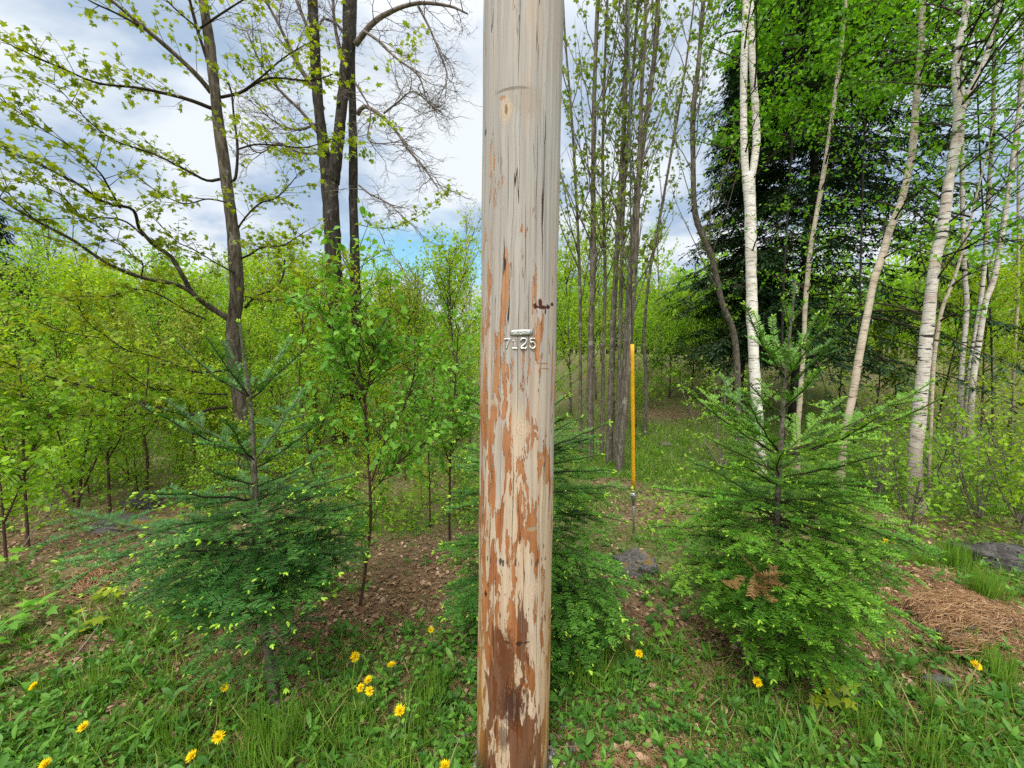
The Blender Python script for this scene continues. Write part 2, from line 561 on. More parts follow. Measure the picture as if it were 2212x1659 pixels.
def pole_material():
    t = NT('weathered_pole_wood')
    uvn = t.n('ShaderNodeUVMap', uv_map='UVMap').outputs[0]
    wob = t.noise(t.mapping(uvn, (10, 4, 1)), 1.0, 3)
    sep = t.n('ShaderNodeSeparateXYZ', {0: uvn})
    u, v = sep.outputs[0], sep.outputs[1]
    uw = t.math('ADD', u, t.lin(0, 1, wob, -.012, .012))
    vec = t.n('ShaderNodeCombineXYZ'); t.set(vec.inputs[0], uw); t.set(vec.inputs[1], v)
    vec = vec.outputs[0]

    def nz(su, sv, loc, det=5, rough=.6, dist=0.):
        return t.noise(t.mapping(vec, (su, sv, 1), loc), 1.0, det, rough, dist)

    def ell(px, py, rpx, rpy, soft=.35, jag=.0):
        u0, v0 = pole_uv(px, py)
        k = 1.32 / F
        a = t.math('DIVIDE', t.math('SUBTRACT', u, u0), rpx * k)
        b = t.math('DIVIDE', t.math('SUBTRACT', v, v0), rpy * k)
        d = t.math('SQRT', t.math('ADD', t.math('MULTIPLY', a, a), t.math('MULTIPLY', b, b)))
        if jag:
            d = t.math('ADD', d, t.lin(.3, .7, jn, -jag, jag))
        return t.sm(1 + soft / 2, 1 - soft / 2, d), d
    jn = nz(230, 60, (1, 2, 0), 4, .7)
    # base wood
    g1 = nz(150, 6, (0, 0, 0), 5, .7)
    g2 = nz(70, 1.6, (4, 1, 0), 5, .6)
    big = nz(11, 1.2, (9, 3, 0), 4, .6)
    gz = t.sm(.75, 1.75, t.math('ADD', v, t.lin(.3, .7, big, -.6, .6)))
    cream = t.mix(t.lin(.35, .65, g2), (.42, .325, .235), (.53, .43, .325))
    grey = t.mix(t.lin(.35, .65, g2), (.27, .255, .245), (.40, .38, .36))
    base = t.mix(gz, cream, grey)
    warm = t.sm(.50, .66, nz(16, .8, (2, 8, 0), 4))
    base = t.mix(t.math('MULTIPLY', warm, .45), base, (.50, .33, .205))
    base = t.mix(t.lin(.45, .75, g1, 0, .3), base, (.30, .24, .18))
    blue = t.math('MULTIPLY', t.sm(.53, .66, nz(20, 2.0, (5, 5, 0), 5)), gz)
    base = t.mix(t.math('MULTIPLY', blue, .55), base, (.30, .30, .31))
    # orange inner bark patches
    n1 = nz(27, 4.2, (1.7, .3, 0), 5, .58, .5)
    n1b = nz(70, 9, (6, 2, 0), 5, .65)
    f1 = t.math('ADD', t.math('MULTIPLY', n1, .78), t.math('MULTIPLY', n1b, .22))
    thr = t.ramp(t.lin(0, 3, v), [(0, .535), (.15, .53), (.36, .515), (.5, .53), (.65, .575), (.78, .64), (1, .68)])
    thr = t.math('ADD', thr, t.lin(-.15, .15, u, -.035, .03))
    df = t.math('SUBTRACT', f1, thr)
    m1 = t.sm(-.006, .010, df)
    edge = t.math('MULTIPLY', t.sm(-.002, .004, df), t.sm(.022, .006, df))
    rust = t.mix(t.lin(.35, .65, nz(40, 3, (3, 9, 0), 5)), (.24, .08, .03), (.39, .165, .065))
    rust = t.mix(t.sm(.9, .1, v), rust, t.mix(big, (.12, .038, .011), (.27, .095, .026)))
    rust = t.mix(t.math('MULTIPLY', t.sm(1.0, 2.4, v), .55), rust, (.50, .33, .20))
    col = t.mix(m1, base, rust)
    col = t.mix(t.math('MULTIPLY', edge, .7), col, (.13, .05, .02))
    soft = t.math('MULTIPLY', t.sm(.47, .62, nz(34, 3.5, (11, 3, 0), 6, .65, .6)), t.sm(2.4, .6, v))
    col = t.mix(t.math('MULTIPLY', soft, .35), col, (.33, .19, .10))
    fib = t.math('MULTIPLY', t.sm(.56, .66, nz(190, 9, (2, 5, 0), 4, .65)), t.sm(2.6, .4, v))
    col = t.mix(t.math('MULTIPLY', fib, .35), col, (.24, .12, .06))
    # dark stain low down
    n2 = nz(22, 3.2, (8, 1, 0), 5, .6, .5)
    st0, _ = ell(1100, 1530, 62, 250, 1.0)
    thr2 = t.math('SUBTRACT', t.ramp(t.lin(0, 1.2, v), [(0, .545), (.35, .58), (.7, .66), (1, .85)]), t.math('MULTIPLY', st0, .10))
    m2 = t.sm(-.006, .012, t.math('SUBTRACT', n2, thr2))
    col = t.mix(t.math('MULTIPLY', m2, .9), col, t.mix(g2, (.055, .018, .008), (.17, .055, .016)))
    yel = t.math('MULTIPLY', t.sm(.10, .15, t.math('ABSOLUTE', u)), t.sm(1.3, .2, v))
    col = t.mix(t.math('MULTIPLY', yel, .5), col, (.42, .22, .06), 'MIX')
    soil = t.sm(.16, 0.0, t.math('ADD', v, t.lin(.3, .7, big, -.06, .06)))
    col = t.mix(t.math('MULTIPLY', soil, .75), col, (.045, .03, .022))
    # cracks
    cr = nz(24, .30, (2, 4, 0), 2, .4)
    crm = t.math('MULTIPLY', t.sm(.0032, .0012, t.math('ABSOLUTE', t.math('SUBTRACT', cr, .5))), t.sm(.44, .54, nz(12, 1.1, (7, 7, 0), 2)))
    cr2 = nz(60, .9, (9, 9, 0), 2, .4)
    crm2 = t.math('MULTIPLY', t.sm(.006, .003, t.math('ABSOLUTE', t.math('SUBTRACT', cr2, .47))), t.sm(.52, .6, nz(25, 3, (1, 7, 0), 2)))
    cracks = t.math('MAXIMUM', crm, t.math('MULTIPLY', crm2, .7))
    col = t.mix(cracks, col, (.035, .024, .017))
    for px, ya, yb, ph in [(1122, -60, 196, 0), (1098, 290, 490, 1), (1135, 430, 640, 2), (1119, 560, 965, 3), (1142, 590, 800, 4), (1082, 620, 900, 5), (1108, 960, 1210, 6), (1130, 1150, 1420, 7), (1094, 1440, 1660, 8), (1118, 1500, 1660, 9), (1065, 1180, 1560, 10), (1160, 1100, 1500, 11), (1160, 250, 560, 12)]:
        ua, va = pole_uv(px, ya); ub, vb = pole_uv(px, yb)
        wv = t.math('MULTIPLY', t.math('SINE', t.math('ADD', t.math('MULTIPLY', v, 17. + ph), float(ph))), .0012)
        dd = t.math('ABSOLUTE', t.math('SUBTRACT', t.math('SUBTRACT', u, (ua + ub) / 2), wv))
        vm, hv = (va + vb) / 2, abs(va - vb) / 2
        tp = t.math('MAXIMUM', t.math('SUBTRACT', 1., t.math('POWER', t.math('DIVIDE', t.math('ABSOLUTE', t.math('SUBTRACT', v, vm)), hv), 2.)), 0.)
        cracks = t.math('MAXIMUM', cracks, t.math('MULTIPLY', t.sm(1.15, .7, t.math('DIVIDE', dd, t.math('ADD', t.math('MULTIPLY', tp, .0011), .00001))), t.math('MINIMUM', t.math('MULTIPLY', tp, 6.), .9)))
    col = t.mix(cracks, col, (.035, .024, .017))
    flecks = t.sm(.685, .72, nz(150, 26, (3, 3, 0), 3))
    col = t.mix(t.math('MULTIPLY', flecks, .6), col, (.16, .10, .06))
    # marks of this pole
    hmarks = None

    def mark(px, py, rx, ry, colr, soft=.3, jag=.3, amt=1.):
        nonlocal col, hmarks
        m, _ = ell(px, py, rx, ry, soft, jag)
        col = t.mix(t.math('MULTIPLY', m, amt), col, colr)
        hmarks = m if hmarks is None else t.math('MAXIMUM', hmarks, m)
    mark(1108, 192, 36, 3, (.15, .11, .08), .9, .6, .7)
    mark(1140, 222, 30, 26, (.30, .245, .20), 1.2, .3, .5)
    for (px, py, rx, ry) in [(1094, 237, 8, 15), (1128, 927, 12, 14), (1154, 1272, 15, 15), (1060, 868, 9, 6)]:
        m, d = ell(px, py, rx * 1.7, ry * 1.5, .9, .2)
        ring = t.math('ADD', .5, t.math('MULTIPLY', t.math('SINE', t.math('MULTIPLY', d, 16.)), .5))
        col = t.mix(t.math('MULTIPLY', m, .75), col, t.mix(ring, (.40, .30, .21), (.52, .42, .32)))
    mark(1094, 238, 3.5, 10, (.20, .10, .05), .5, .3, .9)
    mark(1086, 213, 7, 4, (.38, .2, .1), .5, .5, .9)
    mark(1048, 285, 6, 8, (.10, .05, .03), .3, .8, .9)
    # the torn gash beside the numbers
    for (px, py, rx, ry) in [(1157, 661, 6, 6), (1167, 655, 4, 10), (1172, 664, 14, 4), (1184, 663, 8, 5), (1193, 658, 6, 4), (1178, 672, 2, 8)]:
        mark(px, py, rx, ry, (.055, .014, .008), .2, .35)
    mark(1174, 786, 18, 1.6, (.30, .13, .06), .5, .7, .9)
    mark(1178, 797, 16, 1.2, (.30, .13, .06), .5, .7, .9)
    # burnt brand ring
    for (px, py, rx, ry) in [(1045, 1206, 1.2, 6), (1052, 1208, 1.5, 7), (1060, 1211, 1, 7), (1072, 1213, .8, 6), (1081, 1213, 3, 9), (1086, 1217, 3, 8), (1095, 1214, 1.2, 6), (1114, 1217, 1.8, 8), (1121, 1219, 1, 7), (1148, 1214, .8, 6), (1158, 1217, 2, 8), (1162, 1211, 1.5, 5), (1170, 1209, 1, 5), (1178, 1206, 1, 5)]:
        mark(px, py, rx, ry, (.03, .017, .014), .5, .7, .9)
    for (px, py, rx, ry) in [(1095, 1388, 8, 4), (1121, 1390, 7, 6), (1136, 1387, 7, 2), (1049, 1283, 4, 8)]:
        mark(px, py, rx, ry, (.035, .014, .01), .5, .5)
    mark(1096, 1430, 17, 75, (.10, .035, .013), .6, .6, .8)
    mark(1106, 1525, 24, 48, (.045, .018, .012), .9, .7, .85)
    mark(1085, 1595, 14, 30, (.07, .026, .013), .9, .4, .7)
    mark(1150, 1142, 14, 5, (.30, .25, .18), .2, .5, .8)
    h = t.math('ADD', t.math('MULTIPLY', g1, .06), t.math('MULTIPLY', g2, .5))
    h = t.math('SUBTRACT', h, t.math('MULTIPLY', m1, .55))
    h = t.math('SUBTRACT', h, t.math('MULTIPLY', cracks, 2.5))
    h = t.math('SUBTRACT', h, t.math('MULTIPLY', hmarks, .5))
    rough = t.math('SUBTRACT', .78, t.math('MULTIPLY', t.sm(1.1, .2, v), .2))
    return t.done(t.bsdf(col, rough, t.bump(h, .5, .0035), .28))


def build_pole():
    root = thing('utility_pole', 'weathered wooden utility pole with rust brown peeling patches standing in front of the woods', 'pole', (PX0, PY0, 0))
    zs = np.concatenate([np.arange(-.25, 3.3, .02), np.linspace(3.35, 11, 60)])
    S = 128
    th = np.linspace(-PI, PI, S + 1)
    TH, Z = np.meshgrid(th, zs)
    rr = .0016 * np.sin(3 * TH + Z * 1.3) + .0012 * np.sin(5 * TH - Z * 2.1 + 1) + .0007 * np.sin(13 * TH + Z * 3 + .4 * np.sin(Z * 9)) + .0006 * np.sin(27 * TH + 2 * np.sin(Z * 2)) + .0008 * np.sin(Z * 11 + 2 * TH)
    R = pole_R(Z) + rr
    # shallow grooves
    for u0, w in [(-.35, .012), (.12, .010), (.42, .012), (-.8, .012), (.85, .01)]:
        R = R - .004 * np.exp(-((TH - u0 - .02 * np.sin(Z * 2 + u0 * 9)) / w) ** 2)
    ax = pole_axis(Z)
    V = ax + np.stack([R * np.sin(TH), -R * np.cos(TH), 0 * Z], -1)
    n, m = Z.shape
    idx = np.arange(n * m).reshape(n, m)
    q = np.stack([idx[:-1, :-1], idx[:-1, 1:], idx[1:, 1:], idx[1:, :-1]], -1).reshape(-1, 4)
    mb = MB(); mb.add(V.reshape(-1, 3), [q, idx[-1, :-1][None]], .5)
    o = mb.build('shaft', [pole_material()], root, (PX0, PY0, 0), smooth=True)
    me = o.data
    uv = me.uv_layers.new(name='UVMap')
    U = np.stack([TH * R0, Z], -1).reshape(-1, 2).astype(np.float32)
    li = np.empty(len(me.loops), np.int32); me.loops.foreach_get('vertex_index', li)
    uv.data.foreach_set('uv', U[li].ravel())

    def stroke(mb, pts, c, w, h, r, off, n=26, closed=False):
        P = spline([(a, b, 0) for a, b in pts], n) if len(pts) > 2 else spline([(a, b, 0) for a, b in pts], 8)
        uu = c[0] + P[:, 0] * w; vv = c[1] + P[:, 1] * h
        tubes(mb, pole_pt(uu, vv, off), r, 8)
    k = 1.32 / F
    # aluminium strip
    u0, v0 = pole_uv(1127, 718.5)
    W, Hh = 49 * k, 12.5 * k
    pl = MB()
    us = np.linspace(-.5, .5, 17); vs = np.linspace(-.5, .5, 5)
    UU, VV = np.meshgrid(us, vs)
    cut = np.where(np.abs(UU) > .49, .7, np.where(np.abs(UU) > .43, .92, 1))
    front = pole_pt(u0 + UU * W, v0 + VV * cut * Hh + UU * .0035, .0042 + .0006 * np.sin(UU * 9))
    back = pole_pt(u0 + UU * W, v0 + VV * cut * Hh + UU * .0035, .0026)
    n, m = UU.shape
    i = np.arange(n * m).reshape(n, m)
    fq = np.stack([i[:-1, :-1], i[:-1, 1:], i[1:, 1:], i[1:, :-1]], -1).reshape(-1, 4)
    ring = np.concatenate([i[0, :-1], i[:-1, -1], i[-1, :0:-1], i[:0:-1, 0]])
    sd = np.stack([ring, ring + n * m, np.roll(ring, -1) + n * m, np.roll(ring, -1)], -1)
    pl.add(np.concatenate([front.reshape(-1, 3), back.reshape(-1, 3)]), [fq, sd])
    plate = pl.build('name_strip', [M_plate], root, (PX0, PY0, 0))
    letters = {'W': [[(0, 1), (.25, 0), (.5, .75)], [(.5, .75), (.75, 0), (1, 1)]], 'O': [[(.5, 1), (.05, .75), (.05, .25), (.5, 0), (.95, .25), (.95, .75), (.5, 1)]],
               'F': [[(0.05, 0), (.05, 1)], [(.05, 1), (.95, 1)], [(.05, .52), (.75, .52)]], 'M': [[(0, 0), (0, 1)], [(0, 1), (.5, .4)], [(.5, .4), (1, 1)], [(1, 1), (1, 0)]]}
    for ch, cx in [('W', -.27), ('O', -.045), ('F', .085), ('M', .275)]:
        lb = MB()
        for s in letters[ch]:
            if ch == 'W':
                for a, b in zip(s[:-1], s[1:]):
                    stroke(lb, [a, b], (u0 + cx * W - 3 * k, v0 - 3.6 * k + cx * .0035), 6.2 * k, 7.2 * k, .0011, .0046)
            else:
                stroke(lb, s, (u0 + cx * W - 2.6 * k, v0 - 3.6 * k + cx * .0035), 5.4 * k, 7.2 * k, .0011, .0046)
        lb.build('letter', [M_metal], plate, (PX0, PY0, 0), smooth=True)

    def nail(u, v, parent, off=.006):
        nb = MB()
        c = pole_pt(u, v, off)
        a = pole_pt(u, v, off - .004)
        tubes(nb, np.stack([a, a + (c - a) * .7, c]), np.array([.0032, .0031, .0016]), 10)
        nb.build('nail', [M_galv], parent, (PX0, PY0, 0), smooth=True)
    nail(u0 - .43 * W, v0 - .0015, plate); nail(u0 + .43 * W, v0 + .0015, plate)
    digits = {
        '7': [[(0, .94), (.5, .95), (1, .97)], [(1, .97), (.78, .68), (.52, .32), (.38, 0)]],
        '1': [[(.12, .74), (.32, .84), (.5, 1)], [(.5, 1), (.5, .5), (.5, .02)], [(.1, 0), (.5, .03), (.88, -.02)]],
        '2': [[(.03, .74), (.12, .94), (.5, 1.03), (.9, .9), (.86, .62), (.5, .36), (.14, .16), (.05, -.02)], [(.05, -.02), (.45, .02), (.75, -.02), (1, .14)]],
        '5': [[(.92, 1.0), (.5, 1.0), (.14, 1.0)], [(.14, 1.0), (.13, .8), (.12, .58)], [(.12, .58), (.5, .68), (.9, .5), (.95, .2), (.6, 0), (.22, .02), (.02, .18)]]}
    for ch, px, w in [('7', 1096, 13), ('1', 1112.5, 12), ('2', 1131, 13.5), ('5', 1150, 13)]:
        uc, vc = pole_uv(px, 742)
        db = MB()
        for s in digits[ch]:
            stroke(db, s, (uc - w / 2 * k, vc - 10.5 * k), w * k, 21 * k, .0030, .0022)
        d = db.build('digit', [M_metal], root, (PX0, PY0, 0), smooth=True, label='aluminium number ' + ch)
        nail(uc + (.0 if ch != '7' else -.002), vc + (9 if ch in '71' else 10) * k, d, .0068)
    # galvanised guy attachment high on the pole (out of the frame)
    return root


build_pole()

# guy wire with its yellow guard
A = ground(1369, 1152)
TOPW = pole_axis(8.6) + np.array([.10, .08, 0])
gw = thing('guy_wire', 'steel guy wire in a yellow plastic guard anchored in brown leaf litter', 'guy wire', A)


def wire_t(py):
    best = min(np.linspace(0, .6, 3000), key=lambda t: abs(_py(A + (TOPW - A) * t) - py))
    return best


def _py(p):
    q = p - np.array([0, 0, EYE])
    dep = q[1] * CP - q[2] * SP
    upc = q[1] * SP + q[2] * CP
    return 829.5 - F * upc / dep


def wp(py):
    return A + (TOPW - A) * wire_t(py)


mb = MB(); tubes(mb, np.stack([wp(1072), TOPW]), .0052, 6); mb.build('cable', [M_cable], gw, A)
mb = MB()
a, b = wp(1057), wp(744)
P = spline([a, b], 14)
tubes(mb, P, .0125 + .001 * np.sin(np.arange(14)), 10)
tubes(mb, P + np.array([.0105, -.006, 0]), .004, 6)
mb.build('guard', [M_yellow], gw, A, smooth=True)
mb = MB(); tubes(mb, np.stack([A - (TOPW - A) * .015, wp(1085)]), .0085, 8); mb.build('anchor_rod', [M_galv], gw, A, smooth=True)
mb = MB()
c1, c2 = wp(1092), wp(1064)
tubes(mb, spline([c1, (c1 * .4 + c2 * .6), c2], 5), np.array([.010, .014, .021, .022, .012]), 8)
tubes(mb, np.stack([c2 * .8 + c1 * .2 + np.array([-.02, -.01, 0]), c2 * .8 + c1 * .2 + np.array([.026, -.01, .002])]), .007, 6)
mb.build('clamp', [M_galv], gw, A, smooth=True)

# ------------------------------------------------------------------ trees traced at their own depth


def trunk_noise(rng, amp=.06):
    def f(M, N, S):
        a = np.arange(S) * 2 * PI / S
        s = np.arange(N)
        ph = rng.random(6) * 6
        q = 1 + amp * (np.sin(2 * a[None] + s[:, None] * .35 + ph[0]) + .7 * np.sin(3 * a[None] - s[:, None] * .6 + ph[1]) + .5 * np.sin(5 * a[None] + s[:, None] * 1.1 + ph[2])) + amp * .5 * rng.normal(size=(N, S))
        return np.broadcast_to(q[None], (M, N, S))
    return f


def path(pts, Y0, Y1):
    n = len(pts)
    return np.array([at(p[0], p[1], Y0 + (Y1 - Y0) * i / max(n - 1, 1)) for i, p in enumerate(pts)])


def wpx(w, Y):
    return w / 2 / F * Y


WF = [1.0]


def foresh(C):
    return C[:, 1] / np.hypot(C[:, 0], C[:, 1])


def trunk(mb, pts, w, Y0, Y1=None, n=60, sides=14, rng=None, extra_up=0., amp=.05, flare=0.0):
    Y1 = Y0 if Y1 is None else Y1
    P = path(pts, Y0, Y1)
    if flare:
        P[0, 2] = float(terrain(P[0, 0], P[0, 1])) - .05
    C = spline(P, n)
    ws = np.interp(np.linspace(0, 1, n), np.linspace(0, 1, len(w)), w)
    r = wpx(ws, np.linspace(Y0, Y1, n)) * foresh(C) * WF[0]
    if flare:
        r = r * (1 + flare * np.exp(-np.linspace(0, 1, n) * 14))
    if extra_up:
        d = nrm(C[-1] - C[-6])
        ext = np.array([C[-1] + d * extra_up * q for q in np.linspace(.1, 1, 8)])
        C = np.vstack([C, ext]); r = np.concatenate([r, r[-1] * np.linspace(.95, .25, 8)])
    tubes(mb, C, r, sides, rn=trunk_noise(rng, amp) if rng is not None else None)
    return C


# ---- leaning maple on the left
def build_maple():
    rng = np.random.default_rng(11)
    Y = 4.5
    base = ground(533, 1062)
    root = thing('maple_tree', 'grey barked maple with long leafy limbs reaching left behind the left fir', 'tree', base)
    mb = MB()
    WF[0] = .78
    tp = [(533, 1062), (527, 960), (515, 850), (505, 765), (505, 700), (511, 640), (508, 550), (497, 450), (485, 360), (470, 250), (456, 120), (447, 55), (432, -40)]
    trunk(mb, tp, [52, 46, 42, 40, 44, 40, 37, 34, 32, 31, 29, 27, 24], Y, 4.4, 90, 16, rng, 2.0, flare=.3)
    mb.build('trunk', [M_bark_maple], root, base, smooth=True)
    limbs = [
        # pts, (Y0,Y1), (w0,w1), leaf weight
        ([(457, 200), (423, 160), (370, 110), (320, 67), (240, 0), (180, -50)], 4.45, 3.9, 17, 8, .8),
        ([(300, 55), (250, 28), (200, 5), (170, -15)], 4.0, 3.7, 8, 4, .7),
        ([(462, 236), (400, 213), (300, 190), (213, 180), (133, 147), (50, 110), (-20, 75)], 4.45, 3.3, 12, 3, 1.3),
        ([(450, 135), (427, 67), (410, 0), (404, -40)], 4.4, 4.2, 10, 7, .7),
        ([(420, 55), (385, 25), (355, -5), (330, -40)], 4.4, 4.1, 6, 3, .5),
        ([(428, 64), (470, 35), (520, 3), (560, -20)], 4.35, 4.1, 7, 3, .8),
        ([(478, 210), (520, 200), (553, 180), (590, 168), (670, 174), (720, 160)], 4.45, 3.9, 9, 2.5, 1.0),
        ([(520, 200), (560, 170), (620, 120), (690, 80)], 4.3, 3.8, 6, 2, .5),
        ([(493, 387), (508, 386), (513, 320), (505, 250), (500, 200), (493, 180)], 4.45, 4.3, 9, 5, .4),
        ([(515, 322), (553, 312), (600, 314), (660, 318), (720, 300)], 4.3, 3.8, 6, 2, 1.1),
        ([(475, 387), (447, 390), (407, 370), (333, 333), (247, 303), (187, 257), (140, 205), (110, 173)], 4.45, 3.4, 9, 2, 1.1),
        ([(495, 690), (443, 656), (413, 630), (397, 600), (367, 553), (333, 530), (300, 493)], 4.45, 3.8, 20, 11, .4),
        ([(300, 493), (287, 453), (247, 443), (213, 430), (173, 400), (100, 363), (0, 320), (-60, 300)], 3.8, 2.9, 11, 4, 1.2),
        ([(260, 450), (235, 405), (213, 370), (157, 320), (83, 273), (0, 213), (-40, 190)], 3.7, 2.9, 7, 2, 1.2),
        ([(310, 510), (270, 478), (220, 470), (180, 470), (130, 420), (60, 392), (0, 385)], 3.8, 3.0, 7, 2, 1.0),
        ([(443, 656), (390, 618), (320, 603), (267, 586), (207, 553), (160, 520), (90, 483), (27, 447), (-40, 400)], 4.3, 2.9, 15, 8, .9),
        ([(92, 485), (67, 467), (0, 400), (-40, 370)], 3.25, 2.9, 6, 3, .7),
        ([(305, 598), (308, 570), (285, 550), (240, 510), (200, 480)], 3.9, 3.4, 5, 2, .9),
        ([(493, 800), (420, 803), (333, 770), (273, 756), (220, 720), (187, 693), (163, 650)], 4.45, 3.5, 7, 2.5, 1.1),
        ([(240, 735), (200, 727), (150, 720), (95, 700)], 3.7, 3.3, 4, 2, 1.0),
        ([(493, 852), (430, 850), (360, 843), (320, 836), (270, 803), (220, 770)], 4.45, 3.6, 6, 2, 1.2),
        ([(490, 880), (450, 884), (413, 896), (317, 873), (207, 840), (100, 813), (50, 800), (0, 778), (-50, 760)], 4.4, 3.0, 11, 4, 1.1),
        ([(353, 890), (280, 896), (200, 898), (113, 890), (73, 860), (40, 830)], 3.9, 3.2, 4, 2, 1.1),
        ([(445, 690), (400, 670), (350, 640), (300, 625), (240, 640), (180, 640)], 4.3, 3.6, 6, 2, 1.2),
        ([(530, 665), (553, 640), (590, 625), (610, 600), (615, 560)], 4.5, 4.2, 8, 4, .9),
        ([(515, 560), (540, 550), (565, 535), (610, 530), (660, 500)], 4.5, 4.0, 7, 2, 1.1),
        ([(510, 500), (530, 470), (560, 440), (600, 425), (650, 370)], 4.5, 4.1, 6, 2, 1.1),
        ([(500, 440), (450, 430), (400, 440), (350, 420), (300, 385)], 4.4, 3.8, 5, 2, 1.1),
        ([(508, 590), (470, 570), (420, 540), (380, 520), (330, 470)], 4.4, 3.8, 5, 2, 1.0),
        ([(530, 640), (580, 650), (640, 640), (690, 610), (740, 570)], 4.4, 3.7, 5, 2, 1.0),
    ]
    cr = MB(); tw = MB()
    for pts, Y0, Y1, w0, w1, lw in limbs:
        C = spline(path(pts, Y0, Y1), 26)
        r = np.linspace(wpx(w0, Y0), wpx(w1, Y1), 26) * foresh(C) * .8
        lb = MB()
        tubes(lb, C, r, 7, rn=trunk_noise(rng, .05))
        L = np.linalg.norm(np.diff(C, axis=0), axis=1).sum()
        K = max(4, int(L * 17 * lw))
        T1, L1 = twigs_on(rng, C[None], K, .18, .55, .12, 1.0, .75, .75, .12, .45)
        tubes(lb, T1, np.linspace(.0035, .0012, 4)[None] * np.ones((len(T1), 1)), 3)
        T2, L2 = twigs_on(rng, T1, 2, .08, .22, .3, 1.0, .8, .5, .05, .3, 3)
        tubes(lb, T2, np.linspace(.0018, .0008, 3)[None] * np.ones((len(T2), 1)), 3)
        lb.build('branch', [M_bark_maple if w0 > 14 else M_twig_dark], root, base, smooth=True)  # thinner limbs get a darker colour standing in for their backlit shade
        keep = rng.random(len(T1)) < .85
        leaves_on(rng, cr, L_maple(), T1[keep], 5, .052, .3, .35, 1.0, .025)
        keep = rng.random(len(T2)) < .8
        leaves_on(rng, cr, L_maple(), T2[keep], 4, .046, .2, .35, 1.0, .03)
    # crown above the frame
    top = np.array([at(430, -120, 4.4)])
    cr.build('crown', [M_lf_maple], root, base)
    return root


build_maple()


# ---- twin dark trees, nearly bare
def bare_branches(rng, mb, C, K, l0, l1, r0, levels=3, up=.25, t0=.1, curl=.3, Ks=(5, 4, 3), spread=.9, flat=.3):
    cur = C
    out = []
    for lv in range(levels):
        T, L = twigs_on(rng, cur, K if lv == 0 else Ks[min(lv, len(Ks) - 1)], l0 * (.5 ** lv), l1 * (.5 ** lv), t0 if lv == 0 else .2, 1., spread, flat, up, .35, 6 if lv < 2 else 4, curl)
        T = T + rng.normal(size=T.shape) * .012 * (np.arange(T.shape[1]) > 0)[None, :, None] * (1 if lv < 2 else .5)
        tubes(mb, T, np.linspace(r0 * .55 ** lv, r0 * .3 * .55 ** lv, T.shape[1])[None] * np.ones((len(T), 1)), 4 if lv == 0 else 3)
        out.append(T)
        cur = T
    return out


